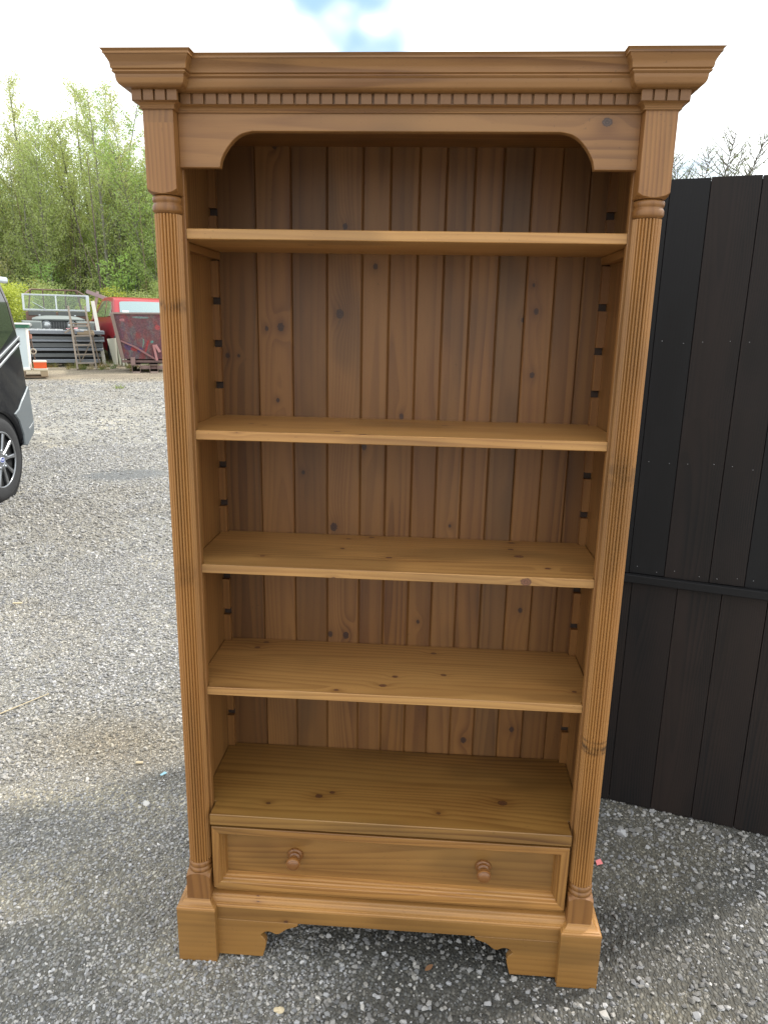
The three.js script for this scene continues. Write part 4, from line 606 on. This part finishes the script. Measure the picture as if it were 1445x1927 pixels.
// ---------------------------------------------------------------- trees and bushes
const leafM = (r, g, b) => new THREE.MeshPhysicalMaterial({ color: col(r, g, b), roughness: 0.9, transmission: 0.5, thickness: 0, side: THREE.DoubleSide });
const LM = [leafM(0.47, 0.53, 0.17), leafM(0.42, 0.50, 0.16), leafM(0.52, 0.55, 0.21), leafM(0.33, 0.45, 0.11)], LB = leafM(0.52, 0.58, 0.08);
const barkM = [weather([0.17, 0.165, 0.13]), weather([0.13, 0.12, 0.095]), weather([0.24, 0.23, 0.19])];
function tubeAlong(pts, r0, r1, seg, P, I) { // a tapered round limb added to P, I
  const base = P.length / 3, n = pts.length;
  for (let i = 0; i < n; i++) { const a = pts[Math.max(0, i - 1)], b = pts[Math.min(n - 1, i + 1)], d = new THREE.Vector3().subVectors(b, a).normalize(), x = new THREE.Vector3(1, 0, 0.3).cross(d).normalize(), y = d.clone().cross(x), r = lerp(r0, r1, i / (n - 1)); for (let k = 0; k < seg; k++) { const t = (k / seg) * 6.2832, v = pts[i].clone().addScaledVector(x, r * Math.cos(t)).addScaledVector(y, r * Math.sin(t)); P.push(v.x, v.y, v.z); } }
  for (let i = 0; i < n - 1; i++) for (let k = 0; k < seg; k++) { const a = base + i * seg + k, b = base + i * seg + ((k + 1) % seg), c = a + seg, d = b + seg; I.push(a, b, c, b, d, c); }
}
function leafAt(p, len, w, R, P, I) {
  const d = new THREE.Vector3(R() - 0.5, R() - 0.62, R() - 0.5).normalize(), s = new THREE.Vector3(R() - 0.5, R() - 0.5, R() - 0.5).cross(d).normalize(), b = P.length / 3, m = p.clone().addScaledVector(d, len * 0.45), e = p.clone().addScaledVector(d, len);
  P.push(p.x, p.y, p.z, m.x + s.x * w, m.y + s.y * w, m.z + s.z * w, e.x, e.y, e.z, m.x - s.x * w, m.y - s.y * w, m.z - s.z * w); I.push(b, b + 1, b + 2, b, b + 2, b + 3);
}
const geoOf = (P, I) => { const g = new THREE.BufferGeometry(); g.setAttribute('position', new THREE.Float32BufferAttribute(P, 3)); g.setIndex(I); g.computeVertexNormals(); return g; };
function growTree(seed, o) {
  const R = rng(seed), TP = [], TI = [], BP = [], BI = [], LP = [], LI = [];
  for (let s = 0; s < o.stems; s++) {
    const a = R() * 6.28, h = o.h * (0.72 + 0.32 * R()), lean = o.lean * (0.4 + R()), x0 = Math.cos(a) * 0.35 * (s ? 1 : 0), z0 = Math.sin(a) * 0.35 * (s ? 1 : 0), lx = (o.bias ?? 0) + Math.cos(a) * lean, lz = Math.sin(a) * lean, pts = [], n = 11, wx = (R() - 0.5) * 0.7, wz = (R() - 0.5) * 0.7;
    for (let i = 0; i <= n; i++) { const t = i / n; pts.push(new THREE.Vector3(x0 + lx * h * t * (0.5 + 0.5 * t) + wx * Math.sin(t * 4) * 0.5, h * t, z0 + lz * h * t * (0.5 + 0.5 * t) + wz * Math.sin(t * 5 + 1) * 0.5)); }
    const r0 = o.r * (0.6 + 0.7 * R()); tubeAlong(pts, r0, 0.008, 6, TP, TI);
    const nb = Math.round(o.branches * (0.8 + 0.4 * R()));
    for (let b = 0; b < nb; b++) {
      const t = o.from + (1 - o.from) * Math.pow((b + R()) / nb, 0.85), fi = t * n, i0 = Math.min(n - 1, Math.floor(fi)), p = pts[i0].clone().lerp(pts[i0 + 1], fi - i0), az = R() * 6.28, L = (0.35 + o.spread * (1 - t) ** 0.55 * (0.5 + 0.8 * R())), up = 0.45 + 0.75 * R();
      const d = new THREE.Vector3(Math.cos(az), up, Math.sin(az)).normalize(), bp = []; for (let i = 0; i <= 4; i++) { const q = i / 4; bp.push(p.clone().addScaledVector(d, L * q).add(new THREE.Vector3(0, 0.12 * L * q * q, 0)).add(new THREE.Vector3((R() - 0.5) * 0.06, 0, (R() - 0.5) * 0.06))); }
      tubeAlong(bp, 0.014 * (1.2 - t * 0.7) * (o.twig ?? 1), 0.004 * (o.twig ?? 1), 4, BP, BI);
      const nl = Math.round(o.leaves * L * (0.5 + 0.9 * R()));
      for (let k = 0; k < nl; k++) { const q = 0.12 + 0.88 * R(), j = Math.min(3, Math.floor(q * 4)), w = bp[j].clone().lerp(bp[j + 1], q * 4 - j); w.x += (R() - 0.5) * 0.26; w.y += (R() - 0.5) * 0.26; w.z += (R() - 0.5) * 0.26; leafAt(w, o.leaf * (0.7 + 0.7 * R()), o.leaf * 0.21 * (0.7 + 0.6 * R()), R, LP, LI); }
    }
  }
  return { trunk: geoOf(TP, TI), branches: geoOf(BP, BI), crown: geoOf(LP, LI) };
}
{
  const kinds = [
    growTree(1, { stems: 5, h: 8.6, lean: 0.17, bias: -0.14, r: 0.055, branches: 58, from: 0.12, spread: 1.35, leaves: 92, leaf: 0.085 }),
    growTree(2, { stems: 4, h: 8.9, lean: 0.14, bias: -0.08, r: 0.06, branches: 62, from: 0.14, spread: 1.25, leaves: 90, leaf: 0.085 }),
    growTree(3, { stems: 3, h: 8.4, lean: 0.13, bias: 0.10, r: 0.075, branches: 66, from: 0.16, spread: 1.5, leaves: 88, leaf: 0.085 }),
    growTree(4, { stems: 6, h: 7.4, lean: 0.22, bias: -0.16, r: 0.045, branches: 46, from: 0.1, spread: 1.2, leaves: 92, leaf: 0.08 }),
  ];
  const G = 'slender young trees along the far edge of the yard';
  const tree = (k, x, z, s, turn, lm, bm, label) => { const t = thing('young_tree', label, 'tree', [x, groundY(x, z) - 0.05, z], turn, G); t.scale.setScalar(s); part('trunk', kinds[k].trunk, barkM[bm], t); part('branches', kinds[k].branches, barkM[bm], t); part('crown', kinds[k].crown, LM[lm], t); };
  tree(0, -15.6, -22.6, 1.0, 0.4, 0, 1, 'slender many stemmed tree furthest left, leaning out past the picture edge');
  tree(1, -14.3, -24.0, 1.0, 0.45, 2, 0, 'tall pale leaved tree behind the left end of the off-road vehicle');
  tree(3, -13.1, -23.0, 1.0, 0.3, 1, 2, 'leaning clump of pale stems right behind the off-road vehicle');
  tree(1, -12.0, -24.6, 0.96, 1.3, 0, 1, 'tall feathery tree above the right side of the off-road vehicle');
  tree(2, -10.7, -23.6, 0.97, 0.45, 1, 2, 'tree with pale forked trunk rising between off-road vehicle and red car');
  tree(0, -9.7, -24.6, 0.92, 1.6, 2, 0, 'bushy tree rising above the roof of the red car');
  tree(3, -8.6, -23.0, 1.0, 2.4, 3, 0, 'fresh green clump of stems beside the left bookcase column');
  tree(2, -16.8, -27.5, 1.02, 2.2, 3, 1, 'shaded tree in the second row, far left');
  tree(1, -14.8, -28.2, 0.96, 3.0, 1, 1, 'shaded tree in the second row behind the windscreen');
  tree(0, -12.8, -28.0, 1.0, 3.4, 3, 1, 'shaded tree in the second row above the ladder');
  tree(2, -10.8, -28.4, 0.95, 4.0, 0, 1, 'shaded tree in the second row behind the red car');
  tree(3, -8.6, -27.6, 1.1, 5.0, 1, 1, 'shaded tree in the second row nearest the bookcase');
  // leafy bushes
  const bush = (name, label, x, z, rx, ry, n, leaf, mat, seed) => { const R = rng(seed), LP = [], LI = [], TP = [], TI = []; const lobes = []; for (let k = 0; k < 9; k++) { const a = R() * 6.28, q = 0.65 * Math.sqrt(R()); lobes.push([Math.cos(a) * rx * q, ry * (0.25 + 0.6 * R()), Math.sin(a) * rx * q, 0.34 * rx + 0.28 * rx * R()]); } for (let i = 0; i < n; i++) { const l = lobes[(R() * 9) | 0], d = new THREE.Vector3(R() - 0.5, R() - 0.5, R() - 0.5).normalize(), r = l[3] * (0.55 + 0.5 * R()); leafAt(new THREE.Vector3(l[0] + d.x * r, Math.max(0.03, l[1] + d.y * r), l[2] + d.z * r), leaf * (0.7 + 0.6 * R()), leaf * 0.3, R, LP, LI); } for (const l of lobes) tubeAlong([new THREE.Vector3(l[0] * 0.1, 0, l[2] * 0.1), new THREE.Vector3(l[0] * 0.5, l[1] * 0.5, l[2] * 0.6), new THREE.Vector3(l[0], l[1], l[2])], 0.02, 0.006, 5, TP, TI); const t = thing(name, label, 'bush', [x, groundY(x, z), z], 0); part('stems', geoOf(TP, TI), barkM[1], t); part('foliage', geoOf(LP, LI), mat, t); };
  bush('leafy_bush', 'bright yellow green bush at the left edge beside the off-road vehicle', -12.1, -18.6, 1.15, 2.3, 16000, 0.065, LB, 71);
  bush('leafy_bush', 'small yellow green bush between the off-road vehicle and red car', -9.75, -20.6, 0.85, 1.9, 9000, 0.06, LB, 72);
  bush('leafy_bush', 'green bush above the red car beside the bookcase column', -8.3, -20.8, 1.2, 2.1, 15000, 0.055, LM[1], 73);
  bush('leafy_bush', 'low dark green bush behind the windscreen of the off-road vehicle', -11.9, -21.2, 1.3, 1.7, 11000, 0.06, LM[1], 74);
  // thin tree beyond the black wall
  const far = growTree(9, { stems: 7, h: 9.1, lean: 0.26, bias: 0.0, r: 0.07, branches: 60, from: 0.4, spread: 2.2, leaves: 10, leaf: 0.10, twig: 2.6 });
  const ft = thing('bare_tree', 'nearly bare spring tree showing over the top of the black wall', 'tree', [10.9, gh(-32) - 0.6, -32], 0.5); ft.scale.setScalar(0.97); const fb = weather([0.13, 0.11, 0.09]); part('trunk', far.trunk, fb, ft); part('branches', far.branches, fb, ft); part('crown', far.crown, leafM(0.17, 0.2, 0.07), ft);
  // thicket of rods and undergrowth beneath the trees: a mass nobody could count
  const R = rng(55), rod = new THREE.CylinderGeometry(0.25, 1, 1, 5).translate(0, 0.5, 0), im = new THREE.InstancedMesh(rod, barkM[0], 700), M = new THREE.Matrix4(), Q = new THREE.Quaternion(), E = new THREE.Euler();
  for (let i = 0; i < 700; i++) { const x = -21 + 15 * R(), z = -22.6 - 8 * R(), h = 2.5 + 4.5 * R(), r = 0.012 + 0.022 * R(); E.set((R() - 0.5) * 0.35, R() * 6, 0.12 + (R() - 0.35) * 0.5); Q.setFromEuler(E); im.setMatrixAt(i, M.compose(new THREE.Vector3(x, groundY(x, z) - 0.05, z), Q, new THREE.Vector3(r, h, r))); im.setColorAt(i, col(...[0.8 + R(), 0.8 + R(), 0.8 + R()].map((q) => q * 0.8))); }
  im.name = 'thicket'; im.castShadow = im.receiveShadow = true; im.userData = { kind: 'stuff', label: 'thicket of thin leaning stems between the trees', category: 'thicket' }; scene.add(im);
  const UP = [], UI = []; for (let i = 0; i < 420; i++) leafAt(new THREE.Vector3((R() - 0.5) * 0.7, R() * 0.7, (R() - 0.5) * 0.7), 0.062 * (0.7 + 0.6 * R()), 0.016, R, UP, UI);
  const ug = geoOf(UP, UI), uN = 1500, um = new THREE.InstancedMesh(ug, LM[1], uN); for (let i = 0; i < uN; i++) { const x = -22 + 17 * R(), z = -21.8 - 11 * R(), q = R(), y = (3.6 * q ** 1.6) * (z < -29 ? 1.7 : z < -24 ? 1.2 : 0.6); E.set(R() * 6, R() * 6, R() * 6); Q.setFromEuler(E); const s = 0.8 + 0.6 * R(); um.setMatrixAt(i, M.compose(new THREE.Vector3(x, groundY(x, z) + y, z), Q, new THREE.Vector3(s, s, s))); um.setColorAt(i, col(...[0.75 + 0.5 * R(), 0.8 + 0.4 * R(), 0.7 + 0.4 * R()])); }
  um.name = 'undergrowth'; um.castShadow = um.receiveShadow = true; um.userData = { kind: 'stuff', label: 'leafy undergrowth filling the space beneath the trees', category: 'undergrowth' }; scene.add(um);
  // yellowed grass and weeds on the far strip
  const BPp = [], BIi = []; for (let i = 0; i < 26; i++) { const a = R() * 6.28, l = 0.05 + 0.11 * R(), p = new THREE.Vector3((R() - 0.5) * 0.09, 0, (R() - 0.5) * 0.09), b = BPp.length / 3; BPp.push(p.x - 0.004, 0, p.z, p.x + 0.004, 0, p.z + 0.002, p.x + Math.cos(a) * l * 0.5, l, p.z + Math.sin(a) * l * 0.5); BIi.push(b, b + 1, b + 2); }
  const tuft = geoOf(BPp, BIi), dry = leafM(0.3, 0.24, 0.09), tN = 1500, tm = new THREE.InstancedMesh(tuft, dry, tN); for (let i = 0; i < tN; i++) { const x = -14 + 10 * R(), z = -15.2 - 7 * R(), s = 0.6 + 0.9 * R(); E.set(0, R() * 6, 0); Q.setFromEuler(E); tm.setMatrixAt(i, M.compose(new THREE.Vector3(x, groundY(x, z) - 0.005, z), Q, new THREE.Vector3(s, s, s))); const g = R(); tm.setColorAt(i, col(lerp(1, 0.4, g), lerp(0.9, 0.85, g), 0.6)); }
  tm.name = 'dry_grass'; tm.castShadow = tm.receiveShadow = true; tm.userData = { kind: 'stuff', label: 'dry yellow grass under the wrecks', category: 'grass' }; scene.add(tm);
  const wd = thing('weed', 'small green weed alone on the far gravel', 'weed', [-5.77, groundY(-5.77, -11.94), -11.94], 0); part('blades', tuft.clone().scale(1.8, 0.7, 1.8), leafM(0.2, 0.26, 0.05), wd);
}
renderer.render(scene, camera);
